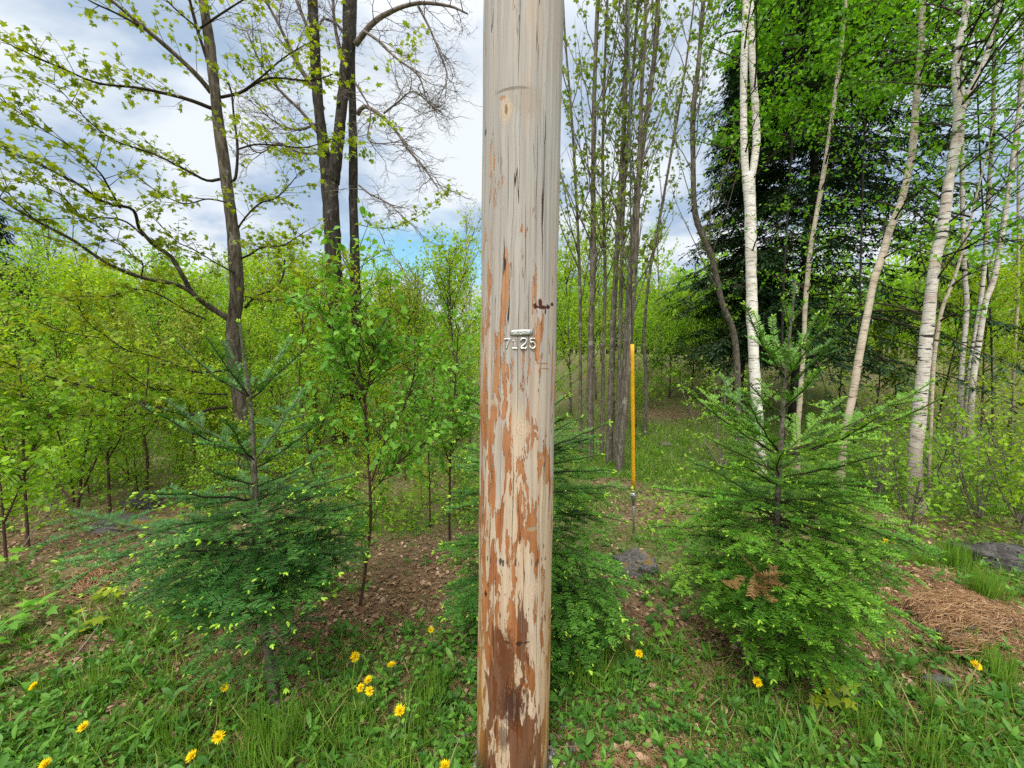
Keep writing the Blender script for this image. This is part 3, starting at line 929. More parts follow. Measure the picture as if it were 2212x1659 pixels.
def build_twins():
    rng = np.random.default_rng(21)
    Y = 7.0
    WF[0] = .86
    base = ground(742, 955); base[1] = 7.0
    base = np.array([at(742, 955, Y)[0], Y, float(terrain(at(742, 955, Y)[0], Y))])
    r1 = thing('forked_tree', 'dark lichen spotted tree forking into a V above the thicket, almost bare', 'tree', base)
    mb = MB()
    trunk(mb, [(742, 955), (733, 800), (726, 660), (721, 570), (716, 470), (713, 410), (712, 372)], [46, 42, 40, 38, 38, 42, 44], Y, Y, 50, 14, rng, flare=.3)
    f1 = trunk(mb, [(708, 395), (702, 340), (692, 265), (684, 180), (680, 90), (676, 20), (672, -60)], [34, 27, 26, 25, 25, 24, 22], Y, Y, 50, 12, rng, 3.)
    f2 = trunk(mb, [(718, 395), (727, 335), (736, 255), (745, 170), (753, 90), (754, 20), (752, -60)], [34, 28, 27, 26, 31, 30, 27], Y, 6.9, 50, 12, rng, 3.)
    mb.build('trunk', [M_bark_dark], r1, base, smooth=True)
    x2 = at(772, 955, 7.25)
    b2 = np.array([x2[0], 7.25, float(terrain(x2[0], 7.25))])
    r2 = thing('slender_dark_tree', 'single dark trunk with grey lichen just right of the forked tree', 'tree', b2)
    mb = MB()
    s2 = trunk(mb, [(774, 950), (771, 800), (769, 660), (766, 533), (763, 420), (763, 333), (761, 220), (760, 130), (764, 40), (768, -60)], [28, 27, 26, 25, 23, 22, 20, 18, 14, 12], 7.25, 7.3, 70, 12, rng, 2.5, flare=.2)
    mb.build('trunk', [M_bark_dark], r2, b2, smooth=True)
    # traced arcs
    arcs = [([(768, 97), (800, 55), (840, 27), (903, 7), (970, 13), (1010, 30)], 6.9, 6.3, 12, 3, r2, b2, 8),
            ([(903, 12), (925, 55), (943, 97), (960, 140), (966, 170), (950, 210)], 6.6, 6.4, 5, 1.5, r2, b2, 9),
            ([(786, 67), (820, 90), (853, 123), (903, 163), (923, 217), (950, 240)], 6.8, 6.3, 6, 2, r2, b2, 10),
            ([(773, 247), (786, 230), (820, 247), (853, 280), (886, 327), (916, 363), (945, 405)], 7.1, 6.4, 9, 2.5, r2, b2, 14),
            ([(829, 245), (860, 220), (890, 198), (920, 215), (945, 245)], 6.9, 6.5, 4, 1.5, r2, b2, 10),
            ([(768, 180), (800, 240), (795, 300), (830, 310), (880, 300)], 7.0, 6.6, 4, 1.5, r2, b2, 9),
            ([(690, 290), (650, 240), (600, 190), (560, 130), (530, 60)], 7.0, 6.4, 8, 2, r1, base, 9),
            ([(684, 200), (650, 150), (620, 90), (590, 30), (560, -20)], 7.0, 6.5, 10, 4, r1, base, 8),
            ([(680, 100), (660, 50), (640, 0), (630, -40)], 7.0, 6.8, 8, 4, r1, base, 6),
            ([(700, 330), (650, 330), (600, 310), (560, 330), (520, 300)], 7.0, 6.4, 6, 2, r1, base, 9),
            ([(692, 265), (640, 280), (590, 260), (555, 230)], 7.0, 6.5, 6, 2, r1, base, 9),
            ([(745, 150), (728, 80), (720, 20), (722, -40)], 7.0, 6.9, 9, 4, r1, base, 6),
            ([(757, 110), (735, 60), (700, 40), (690, 55)], 6.9, 6.8, 6, 3, r1, base, 6),
            ([(775, 400), (800, 420), (840, 440), (870, 470)], 7.2, 6.9, 4, 1.5, r2, b2, 8)]
    for pts, Y0, Y1, w0, w1, rt, bs, K in arcs:
        C = spline(path(pts, Y0, Y1), 24)
        lb = MB()
        tubes(lb, C, np.linspace(wpx(w0, Y0), wpx(w1, Y1), 24), 6, rn=trunk_noise(rng, .05))
        bare_branches(rng, lb, C[None], int(K * 1.5), .35, .95, .0075, 3, .05, .12, .35, (5, 5, 4))
        lb.build('branch', [M_twig], rt, bs, smooth=True)
    # a few opened leaves low on the trunks
    cr = MB()
    for C in (f1, f2):
        T, _ = twigs_on(rng, C[None], 16, .1, .35, 0, .75, 1.2, .2, .3, .2)
        leaves_on(rng, cr, L_maple(), T, 3, .09)
    cr.build('crown', [M_lf_maple], r1, base)
    cr = MB()
    C = spline(path([(770, 484), (810, 492), (853, 490), (903, 467), (953, 423), (983, 413)], 5.6, 5.2), 30)
    lb = MB(); tubes(lb, C, np.linspace(.006, .002, 30), 4); lb.build('branch', [M_twig_dark], r2, b2)
    T, _ = twigs_on(rng, C[None], 34, .08, .28, .05, 1, .8, .6, .25, .2)
    leaves_on(rng, cr, L_maple(), T, 4, .062, .3)
    for pts in [[(752, 215), (800, 190), (835, 150), (880, 75), (890, 60)], [(850, 140), (870, 120), (905, 85)], [(760, 250), (820, 265), (850, 275)], [(760, 330), (790, 340), (780, 300)]]:
        C = spline(path(pts, 5.8, 5.5), 20)
        T, _ = twigs_on(rng, C[None], 13, .08, .25, .2, 1, .8, .6, .25, .2)
        leaves_on(rng, cr, L_maple(), T, 3, .065, .3)
    cr.build('crown', [M_lf_maple], r2, b2)


build_twins()


# ---- clump of slim grey stems right of the pole
def build_clump():
    rng = np.random.default_rng(31)
    S = [  # pts from base up, widths, Y
        ([(1255, 985), (1254, 880), (1252, 600), (1238, 300), (1222, 100), (1216, 0), (1210, -80)], [9, 8, 8, 7, 6, 5, 5], 6.2, 'leftmost thin stem of the clump beside the pole'),
        ([(1276, 990), (1275, 800), (1281, 560), (1282, 300), (1287, 100), (1292, 0), (1297, -80)], [17, 16, 15, 13, 11, 10, 9], 5.8, 'thick straight grey stem on the left side of the clump'),
        ([(1299, 1000), (1303, 800), (1307, 600), (1302, 350), (1308, 100), (1312, 0), (1315, -80)], [9, 9, 8, 8, 7, 6, 5], 5.9, 'thin pale stem in the middle of the clump'),
        ([(1316, 1000), (1320, 830), (1327, 640), (1344, 350), (1352, 150), (1356, 0), (1358, -80)], [17, 15, 14, 13, 12, 11, 10], 5.6, 'straight stem at the centre of the clump, speckled with lichen'),
        ([(1330, 1010), (1337, 820), (1342, 600), (1350, 380), (1368, 150), (1378, 0), (1385, -80)], [12, 11, 10, 9, 8, 7, 7], 5.5, 'slim stem crossing behind the centre stems of the clump'),
        ([(1340, 1020), (1346, 860), (1358, 650), (1369, 500), (1386, 330), (1404, 200), (1416, 100), (1421, 0), (1424, -80)], [18, 16, 15, 15, 15, 14, 13, 12, 11], 5.3, 'stout stem leaning right near the yellow guy guard'),
        ([(1334, 1030), (1348, 900), (1362, 720), (1373, 560), (1380, 400), (1384, 220), (1392, 80), (1396, -60)], [14, 15, 14, 13, 10, 9, 8, 7], 5.1, 'dark footed stem nearest the yellow guy guard'),
        ([(1393, 905), (1396, 840), (1392, 720), (1402, 600), (1420, 500), (1450, 330), (1480, 150), (1500, 0)], [10, 9, 8, 8, 7, 6, 5, 4], 7.4, 'thin dark stem spreading right behind the guy wire'),
        ([(1600, 905), (1589, 745), (1560, 655), (1537, 555), (1503, 467), (1497, 333), (1498, 233), (1511, 117), (1519, 0), (1522, -70)], [17, 17, 16, 15, 15, 14, 13, 12, 11, 10], 6.4, 'dark trunk leaning left in front of the hemlock'),
    ]
    WF[0] = .85
    for k, (pts, w, Y, lab) in enumerate(S):
        g = at(pts[0][0], pts[0][1], Y)
        base = np.array([g[0], Y, float(terrain(g[0], Y))])
        root = thing('slender_tree', lab, 'tree', base, 'slim grey trees right of the pole')
        mb = MB()
        C = trunk(mb, pts, w, Y, Y, 70, 10, rng, 2.2, amp=.06, flare=.25)
        mb.build('trunk', [M_bark_grey], root, base, smooth=True)
        tb = MB(); cr = MB()
        Cb = C[int(len(C) * .28):]
        K = 12 if w[0] < 11 else 17
        # steep ascending branches
        t = np.sort(rng.random(K)) * .92 + .03
        p, T = curve_at(Cb[None], t[None])
        az = rng.random(K) * 2 * PI
        hor = np.stack([np.cos(az), np.sin(az) * .8, 0 * az], -1)
        d = nrm(hor * rng.uniform(.3, .65, (K, 1)) + UP * 1.0)
        L = rng.uniform(.8, 2.0, K) * (1 - .4 * t)
        s = np.linspace(0, 1, 8)[None, :, None]
        B = p[0][:, None, :] + L[:, None, None] * (d[:, None, :] * s + UP * .12 * s * s) + rng.normal(size=(K, 8, 3)) * .018 * s
        tubes(tb, B, np.linspace(.010, .003, 8)[None] * np.ones((K, 1)), 4)
        T1, _ = twigs_on(rng, B, 7, .18, .55, .12, 1, .6, .2, .45, .3, 4, .2)
        tubes(tb, T1, np.linspace(.0035, .0015, 4)[None] * np.ones((len(T1), 1)), 3)
        T2, _ = twigs_on(rng, Cb[None], 26, .15, .6, 0, 1, .9, .3, .3, .2, 4, .2)
        tubes(tb, T2, np.linspace(.004, .0015, 4)[None] * np.ones((len(T2), 1)), 3)
        TT = np.concatenate([T1, T2])
        TT = TT[rng.random(len(TT)) < .8]
        leaves_on(rng, cr, L_maple(), TT, 5, .062, .3, .5, .8, .035)
        cr.absorb(tb, 1).build('crown', [M_lf_ash, M_twig], root, base)


build_clump()


# ---- birches
def birch(name, label, pts, w, Y, mat, rng, up=2.5, forks=(), crown=None, n=80, Y1=None, sides=14, group='white barked birches on the right', leafmat=None, lsize=.05, wf=.95):
    WF[0] = wf
    g = at(pts[0][0], pts[0][1], Y)
    base = np.array([g[0], Y, float(terrain(g[0], Y))])
    root = thing(name, label, 'tree', base, group)
    mb = MB()
    C = trunk(mb, pts, w, Y, Y1, n, sides, rng, up, amp=.04, flare=.2)
    Cs = [C]
    for fp, fw in forks:
        Cs.append(trunk(mb, fp, fw, Y if Y1 is None else Y1, None, 40, sides, rng, up, amp=.04))
    mb.build('trunk', [mat], root, base, smooth=True)
    if crown:
        tb = MB(); cr = MB()
        for C, (K, l0, l1, t0, nl, dens) in zip(Cs, crown):
            B, L = twigs_on(rng, C[None], K, l0, l1, t0, 1, 1.3, .35, .35, .35, 7, .25)
            B = B - UP * (np.linspace(0, 1, 7) ** 2)[None, :, None] * L[:, None, None] * .18
            tubes(tb, B, np.linspace(.011, .003, 7)[None] * np.ones((len(B), 1)), 4)
            T1, _ = twigs_on(rng, B, 9, .2, .6, .12, 1, .8, .45, .0, .3, 4, .2)
            tubes(tb, T1, np.linspace(.003, .0012, 4)[None] * np.ones((len(T1), 1)), 3)
            T1 = T1[rng.random(len(T1)) < dens]
            leaves_on(rng, cr, L_oval(), T1, nl, lsize, .15, .45, .8, .05)
        cr.absorb(tb, 1).build('crown', [leafmat or M_lf_birch, M_twig_dark], root, base)
    return root


def build_birches():
    rng = np.random.default_rng(41)
    birch('birch_tree', 'white birch with two joined stems rising behind the right fir', [(1646, 1035), (1643, 996), (1636, 887), (1629, 787), (1624, 653), (1622, 533), (1620, 440), (1617, 380)],
          [30, 28, 27, 27, 28, 27, 28, 30], 5.0, M_birch_white, rng, 0.05,
          [([(1612, 395), (1608, 333), (1606, 217), (1608, 100), (1611, 0), (1612, -70)], [17, 17, 17, 16, 15, 14]), ([(1622, 400), (1633, 317), (1633, 260), (1627, 167), (1622, 67), (1621, 0), (1622, -70)], [17, 18, 18, 17, 16, 16, 15])],
          [(5, .4, .8, .55, 5, .6), (9, .5, 1.2, .1, 6, .8), (14, .6, 1.5, .1, 7, .9)], wf=.88)
    birch('birch_tree', 'thinnest pale birch, close right of the double birch', [(1719, 1086), (1724, 920), (1729, 853), (1736, 753), (1740, 653), (1749, 553), (1757, 500), (1772, 417), (1783, 350), (1792, 290), (1806, 190), (1822, 60), (1835, -60)],
          [13, 12, 12, 11, 11, 11, 11, 11, 10, 10, 9, 8, 7], 5.0, M_birch_thin, rng, 1.5, (), [(22, .5, 1.4, .33, 7, .9)], sides=10)
    birch('birch_tree', 'tan leaning birch between the right fir and the thick birch', [(1812, 1090), (1822, 953), (1839, 870), (1856, 770), (1872, 686), (1889, 603), (1906, 553), (1921, 500), (1944, 443), (1960, 383), (1972, 317), (1979, 217), (1987, 133), (1991, 67), (1994, -60)],
          [19, 18, 17, 17, 17, 17, 16, 16, 16, 15, 15, 14, 13, 12, 11], 4.2, M_birch_thin, rng, 2.0, (), [(20, .5, 1.3, .42, 7, .9)], sides=12, wf=1.08)
    birch('birch_tree', 'thick white birch with dark bands and a high fork, pink near its foot', [(1984, 1118), (1976, 1020), (1983, 920), (1991, 836), (1999, 753), (2009, 653), (2022, 553), (2036, 500), (2046, 417), (2058, 350), (2069, 283), (2072, 233)],
          [46, 40, 38, 37, 36, 34, 32, 30, 29, 28, 27, 28], 3.8, M_birch, rng, .03,
          [([(2070, 245), (2064, 167), (2071, 100), (2085, 33), (2092, -60)], [20, 19, 18, 17, 15]), ([(2076, 240), (2100, 187), (2126, 133), (2146, 60), (2165, -50)], [18, 16, 14, 12, 10])],
          [(13, .5, 1.3, .45, 6, .75), (12, .6, 1.4, .05, 7, .9), (12, .6, 1.4, .05, 7, .85)], wf=.9)
    birch('birch_tree', 'slim grey stem hugging the right side of the thick birch', [(2010, 1050), (2012, 900), (2016, 800), (2022, 740), (2036, 665), (2060, 605), (2085, 520), (2110, 420)],
          [9, 9, 9, 10, 11, 9, 7, 5], 4.0, M_birch_thin, rng, 1., (), [(10, .3, .8, .5, 5, .7)], sides=9)
    birch('birch_tree', 'left of the three far birches near the right edge', [(2074, 915), (2078, 786), (2086, 700), (2088, 653), (2083, 586), (2080, 480), (2078, 330), (2080, 150), (2082, -50)], [15, 14, 14, 13, 12, 11, 10, 9, 8], 6.6, M_birch, rng, 2., (), [(18, .7, 1.8, .4, 6, .8)], sides=10)
    birch('birch_tree', 'right, most slanted of the three far birches near the right edge', [(2098, 925), (2102, 820), (2114, 740), (2129, 653), (2143, 616), (2156, 560), (2170, 470), (2190, 330), (2215, 120), (2235, -50)], [19, 17, 17, 16, 15, 14, 12, 11, 10, 9], 6.4, M_birch, rng, 2., (), [(18, .7, 1.8, .4, 6, .8)], sides=10)
    birch('birch_tree', 'middle one of the three far birches, partly behind the other two', [(2088, 905), (2095, 800), (2102, 753), (2112, 690), (2122, 620), (2128, 553), (2135, 430), (2145, 250), (2150, -50)], [14, 14, 13, 12, 12, 11, 10, 9, 8], 6.9, M_birch, rng, 2., (), [(18, .7, 1.8, .4, 6, .8)], sides=10)
    birch('birch_tree', 'pale thin trunk at the far right edge of the woods', [(2185, 930), (2190, 800), (2196, 700), (2200, 560), (2200, 300), (2205, 0)], [9, 9, 8, 8, 7, 6], 8., M_birch_thin, rng, 2., (), [(18, .7, 1.6, .3, 6, .8)], sides=8)
    # pale birches deep in the thicket left of the pole
    birch('young_birch', 'pale birch leaning left, seen through the thicket left of the pole', [(1025, 860), (1000, 800), (985, 770), (955, 728), (940, 690), (915, 660), (880, 600), (850, 555)], [8, 8, 8, 8, 7, 6, 4, 2], 10., M_birch, rng, .6, (), [(14, .5, 1.2, .45, 5, .6)], sides=8, group='pale birches in the thicket left of the pole', leafmat=M_lf_thicket)
    birch('young_birch', 'upright pale birch in the thicket close left of the pole', [(1030, 870), (1018, 800), (1013, 750), (1008, 700), (1005, 660), (1000, 600), (1008, 540), (1025, 500)], [6, 6, 6, 5, 5, 4, 3, 2], 10.5, M_birch, rng, .5, (), [(18, .5, 1.2, .35, 6, .7)], sides=8, group='pale birches in the thicket left of the pole', leafmat=M_lf_thicket)


build_birches()


# ---- leafy boughs of the trees that stand just right of the frame / above: their crown hangs over the birches
def build_canopy():
    WF[0] = 1.
    rng = np.random.default_rng(51)
    specs = [('leafy maple crown hanging over the double birch, its trunk hidden by leaves', (1700, 905), 5.9, [(1700, 905), (1690, 700), (1702, 450), (1715, 250), (1722, 50), (1725, -120)], 26, (1.0, 2.0), 9),
             ('dense green tree filling the space between the double birch and the leaning birch', (1850, 905), 6.6, [(1850, 905), (1856, 700), (1862, 450), (1870, 200), (1880, 0), (1885, -120)], 26, (1.0, 2.0), 9),
             ('broad leafy tree behind the thick birch at the upper right', (2030, 905), 7.2, [(2150, 905), (2140, 700), (2120, 400), (2110, 150), (2105, -100)], 22, (1.0, 2.0), 7)]
    for lab, bpx, Y, pts, K, ll, nl in [q[:4] + (int(q[4] * 1.35), q[5], q[6] + 3) for q in specs]:
        g = at(pts[0][0], pts[0][1], Y)
        base = np.array([g[0], Y, float(terrain(g[0], Y))])
        root = thing('leafy_tree', lab, 'tree', base, 'leafy trees over the birches')
        mb = MB()
        C = trunk(mb, pts, [6, 5, 5, 4, 4, 4], Y, Y, 50, 9, rng, 1.5, flare=.2)
        mb.build('trunk', [M_bark_dark], root, base, smooth=True)
        tb = MB(); cr = MB()
        B, L = twigs_on(rng, C[None], K, ll[0], ll[1], .55, 1, 1.4, .5, .15, .2, 7, .25)
        # boughs toward the viewer dominate
        B = B - UP * (np.linspace(0, 1, 7) ** 2)[None, :, None] * L[:, None, None] * .15
        tubes(tb, B, np.linspace(.014, .003, 7)[None] * np.ones((len(B), 1)), 4)
        T1, _ = twigs_on(rng, B, 12, .25, .75, .1, 1, .9, .55, .0, .3, 4, .2)
        tubes(tb, T1, np.linspace(.0035, .0013, 4)[None] * np.ones((len(T1), 1)), 3)
        T2, _ = twigs_on(rng, T1, 2, .1, .3, .2, 1, .9, .5, .0, .3, 3, .2)
        leaves_on(rng, cr, L_oval(), T1, nl, .074, .1, .45, .9, .05)
        leaves_on(rng, cr, L_oval(), T2, 5, .070, .1, .45, .9, .05)
        cr.absorb(tb, 1).build('crown', [M_lf_birch, M_twig_dark], root, base)


build_canopy()


# ---- hemlock
def conifer(rng, root, base, h, R, n_b, mat, z0=.1, seg=9, K=10, droop=.35, size=.075, col_trunk=None, prof=.8, tw=.16):
    mb = MB()
    s = np.linspace(0, 1, 20)
    C = np.stack([.06 * np.sin(s * 5), .05 * np.sin(s * 7 + 1), s * h], -1)
    tubes(mb, C, tw * (1 - .93 * s), 10, rn=trunk_noise(rng, .05))
    tb, cr = MB(), MB()
    t = z0 + (1 - z0) * np.sort(rng.random(n_b)) ** .9
    t = np.clip(t, 0, .985)
    p, _ = curve_at(C[None], t[None]); p = p[0]
    az = np.arange(n_b) * 2.4 + rng.normal(size=n_b) * .4
    L = R * (1 - t) ** prof * rng.uniform(.6, 1.1, n_b) + .15
    hor = np.stack([np.cos(az), np.sin(az), 0 * az], -1)
    s = np.linspace(0, 1, seg)[None, :, None]
    el = rng.uniform(-.1, .25, n_b)[:, None, None] + .25 * t[:, None, None]
    B = p[:, None, :] + L[:, None, None] * (hor[:, None, :] * s + UP * (el * s - droop * s ** 2))
    tubes(tb, B, (np.linspace(.020, .003, seg)[None] * (L / R)[:, None] + .002), 4)
    T1, _ = twigs_on(rng, B, K, .25 * R / 2, .55 * R / 2, .12, 1, 1.0, .8, -.05, .5, 4, .12)
    T1 = T1 - UP * (np.linspace(0, 1, 4) ** 2)[None, :, None] * .10
    tubes(tb, T1, np.linspace(.004, .0015, 4)[None] * np.ones((len(T1), 1)), 3)
    T2, _ = twigs_on(rng, T1, 6, .10, .30, .1, 1, .9, .8, -.1, .4, 3, .1)
    # flat needle sprays: narrow leaf blades along every twig
    for T, k in ((T1, 5), (T2, 5), (B, 6)):
        M = len(T)
        tt = (np.arange(k)[None] + rng.random((M, k))) / k
        q, D = curve_at(T, tt)
        sd = nrm(np.cross(D, UP)) * np.where(rng.random((M, k, 1)) < .5, 1, -1)
        d = nrm(D * .8 + sd * .6 + rdir(rng, (M, k)) * .25 - UP * .15)
        nn = nrm(UP + rdir(rng, (M, k)) * .4)
        sz = size * rng.uniform(.7, 1.4, (M, k))
        vv = np.clip(rng.random((M, 1)) * .6 + .4 * rng.random((M, k)), 0, 1)
        leaves(cr, L_rhomb(), q.reshape(-1, 3), d.reshape(-1, 3), nn.reshape(-1, 3), sz.ravel(), vv.ravel(), sz.ravel() * .42)
    mb.build('trunk', [M_bark_dark], root, None, smooth=True)
    cr.absorb(tb, 1).build('crown', [mat, M_twig_dark], root, None)


def build_hemlocks():
    rng = np.random.default_rng(61)
    for lab, px, Y, h, R, nb, z0, dr in [('tall dark hemlock with drooping sprays behind the double birch', 1725, 8.6, 13., 3.4, 300, .10, .36),
                                         ('narrow dark conifer rising left of the double birch behind the leaves', 1600, 9.6, 8.6, 1.5, 130, .12, .3)]:
        x = at(px, 760, Y)[0]
        root = thing('hemlock_tree', lab, 'tree', (x, Y, float(terrain(x, Y))), 'dark hemlocks on the right')
        conifer(rng, root, None, h, R, nb, M_nd_hem, z0, 9, 12, dr, .10, tw=.11)
    # dark conifers at the far left edge
    for lab, px, Y, h, R, nb in [('dark spruce cut by the left edge of the photo', -25, 11., 6.2, 1.5, 120), ('small dark spruce inside the thicket behind the maple limbs', 345, 13., 3.4, .9, 70)]:
        x = at(px, 760, Y)[0]
        root = thing('spruce_tree', lab, 'tree', (x, Y, float(terrain(x, Y))), 'dark spruces in the left thicket')
        conifer(rng, root, None, h, R, nb, M_nd_hem, .05, 8, 10, .25, .09)
    x = at(52, 760, 9.)[0]
    root = thing('pale_spruce', 'pale grey green young spruce beside the dark spruce at the left edge', 'tree', (x, 9., float(terrain(x, 9.))))
    conifer(rng, root, None, 3.5, .9, 80, M_lf_pale, .05, 8, 9, .2, .085, tw=.05)


build_hemlocks()


# ------------------------------------------------------------------ young balsam firs in front
def needles(rng, mb, seg, dens, L=.0235, w=.0034, flat=.3, var=None):
    """seg: (M,2,3) straight twig pieces"""
    seg = np.asarray(seg)
    ln = np.linalg.norm(seg[:, 1] - seg[:, 0], axis=1)
    k = np.maximum((ln * dens).astype(int), 3)
    idx = np.repeat(np.arange(len(seg)), k)
    t = rng.random(len(idx))
    a, b = seg[idx, 0], seg[idx, 1]
    D = nrm(b - a)
    p = a + (b - a) * t[:, None]
    sd = nrm(np.cross(D, UP))
    up = np.cross(sd, D)
    ang = rng.normal(size=len(idx)) * flat
    sg = np.where(rng.random(len(idx)) < .5, 1., -1.)
    d = nrm(D * .55 + sd * (sg * np.cos(ang))[:, None] + up * (np.abs(np.sin(ang)) * .9 + .12)[:, None] + rng.normal(size=(len(idx), 3)) * .1)
    l = L * rng.uniform(.75, 1.15, len(idx))
    wv = nrm(np.cross(d, up)) * (w / 2)
    V = np.stack([p - wv, p + wv, p + d * (l * .75)[:, None] + wv * .8, p + d * l[:, None], p + d * (l * .75)[:, None] - wv * .8], 1)
    off = (np.arange(len(idx)) * 5)[:, None]
    cv = rng.random(len(seg)) * .6 if var is None else var
    mb.add(V.reshape(-1, 3), [off + np.array([[0, 1, 2, 3]]), off + np.array([[0, 3, 4]])], np.repeat(np.clip(cv[idx] + .4 * rng.random(len(idx)), 0, 1), 5))


def fir(rng, label, base, top, whorls, mat, dens=430, low_bare=0., extra=(), tipk=.75, stem_r=.016, lean_pts=None, newmat=None):
    root = thing('balsam_fir', label, 'tree', base, 'young balsam firs along the roadside')
    base = np.asarray(base, float); top = np.asarray(top, float)
    C = spline(np.vstack([base - UP * .05, base + UP * .02] + (lean_pts or []) + [top]), 40)
    mb = MB()
    zz = np.linspace(0, 1, 40)
    tubes(mb, C, stem_r * (1 - .82 * zz), 10, rn=trunk_noise(rng, .05))
    mb.build('trunk', [M_fir_bark], root, base, smooth=True)
    segs, wood, tips, hues = [], [], [], []

    def trunk_at(z):
        i = np.interp(base[2] + z, C[:, 2], np.arange(40))
        j = int(min(i, 38)); return C[j] + (C[j + 1] - C[j]) * (i - j)

    def bough(p, d, L, droop):
        lat = .5 if d[2] > .5 else (.75 if d[2] > .3 else 1.)
        hue = rng.random() * .5
        h0 = len(segs)
        n = max(4, int(L / .05))
        s = np.linspace(0, 1, n)
        wgl = nrm(np.cross(d, UP)) * rng.normal() * .10
        P = p + L * (np.outer(s, d) + np.outer(s * s, UP) * droop + np.outer(s * s, wgl))
        P[1:-1] += rng.normal(size=(n - 2, 3)) * .004
        wood.append((P, .0022 + .008 * L * (1 - s) * .8))
        for i in range(n - 1):
            if s[i] > .12: segs.append(P[i:i + 2])
        T = nrm(np.gradient(P, axis=0))
        tips.append((P[-1], T[-1], 3))
        step = .056
        m = int(L / step)
        for q in range(1, m):
            f = q * step / L
            if f < .1: continue
            j = min(int(f * (n - 1)), n - 2)
            pp = P[j] + (P[j + 1] - P[j]) * (f * (n - 1) - j)
            t = T[j]
            sd = nrm(np.cross(t, UP))
            l2 = min(.27, (.68 * (1 - f) * L + .035)) * rng.uniform(.6, 1.15) * lat
            sg = 1 if q % 2 else -1
            d2 = nrm(t * rng.uniform(.75, 1.0) + sd * sg * rng.uniform(.65, .9) + UP * (rng.uniform(-.12, .03) if d[2] < .45 else rng.uniform(-.1, .25)))
            e = pp + d2 * l2 - UP * l2 * l2 * (.9 if d[2] < .45 else .0)
            mid = (pp + e) / 2 + UP * l2 * .04
            wood.append((np.stack([pp, mid, e]), np.array([.0018, .0014, .001])))
            segs.append(np.stack([pp, mid])); segs.append(np.stack([mid, e]))
            tips.append((e, d2, 1 if l2 < .07 else 2))
            if l2 > .075:
                for f3 in np.arange(.3, .95, .055 / l2):
                    p3 = pp + (e - pp) * f3
                    s3 = nrm(np.cross(d2, UP)) * (1 if rng.random() < .5 else -1)
                    l3 = min(.12, (1 - f3) * l2 * .75 + .018)
                    d3 = nrm(d2 * .8 + s3 * .75 + UP * rng.uniform(-.1, .1))
                    e3 = p3 + d3 * l3
                    segs.append(np.stack([p3, e3]))
                    wood.append((np.stack([p3, (p3 + e3) / 2, e3]), np.array([.0012, .001, .0008])))
                    if l3 > .03: tips.append((e3, d3, 1))
        hues.extend([hue] * (len(segs) - h0))
    for z, nb, L, el, dr in whorls:
        a0 = rng.random() * 6.28
        for i in range(nb):
            az = a0 + i * 2 * PI / nb + rng.normal() * .22
            e = math.radians(el + rng.normal() * 5)
            d = np.array([math.cos(az) * math.cos(e), math.sin(az) * math.cos(e), math.sin(e)])
            bough(trunk_at(z + rng.normal() * .02), d, L * rng.uniform(.75, 1.12), dr)
    for z, az, el, L, dr in extra:
        e = math.radians(el); az = math.radians(az)
        bough(trunk_at(z), np.array([math.cos(az) * math.cos(e), math.sin(az) * math.cos(e), math.sin(e)]), L, dr)
    # leader needles
    for i in range(26, 39):
        segs.append(C[i:i + 2])
    tips.append((C[-1], UP, 4))
    wb = MB()
    by = {}
    for P, r in wood:
        by.setdefault(len(P), []).append((P, r))
    for k, l in by.items():
        tubes(wb, np.stack([q[0] for q in l]), np.stack([q[1] for q in l]), 4 if k > 3 else 3)
    nb = MB()
    S = np.stack(segs)
    hv = np.array(hues + [.3] * (len(S) - len(hues)))
    needles(rng, nb, S, dens, var=hv + .15 * rng.random(len(S)))
    nb.absorb(wb, 1).build('crown', [mat, M_twig_dark], root, base)
    # fresh shoot tips
    tb = MB()
    pts, rad = [], []
    for p, d, k in tips:
        if rng.random() > (tipk if k < 3 else .98): continue
        for q in range(k):
            dd = nrm(np.asarray(d) + rng.normal(size=3) * (.18 if q == 0 else .55))
            l = rng.uniform(.012, .026) * (1.15 if k >= 3 else .85)
            pts.append(np.stack([p, p + dd * l * .35, p + dd * l * .75, p + dd * l])); rad.append(np.array([.0016, .0038, .0036, .0012]) * (1.1 if k >= 3 else .9))
    tubes(tb, np.stack(pts), np.stack(rad), 5, var=rng.random(len(pts)))
    tb.build('new_growth', [newmat or M_new], root, base, smooth=True)
    return root


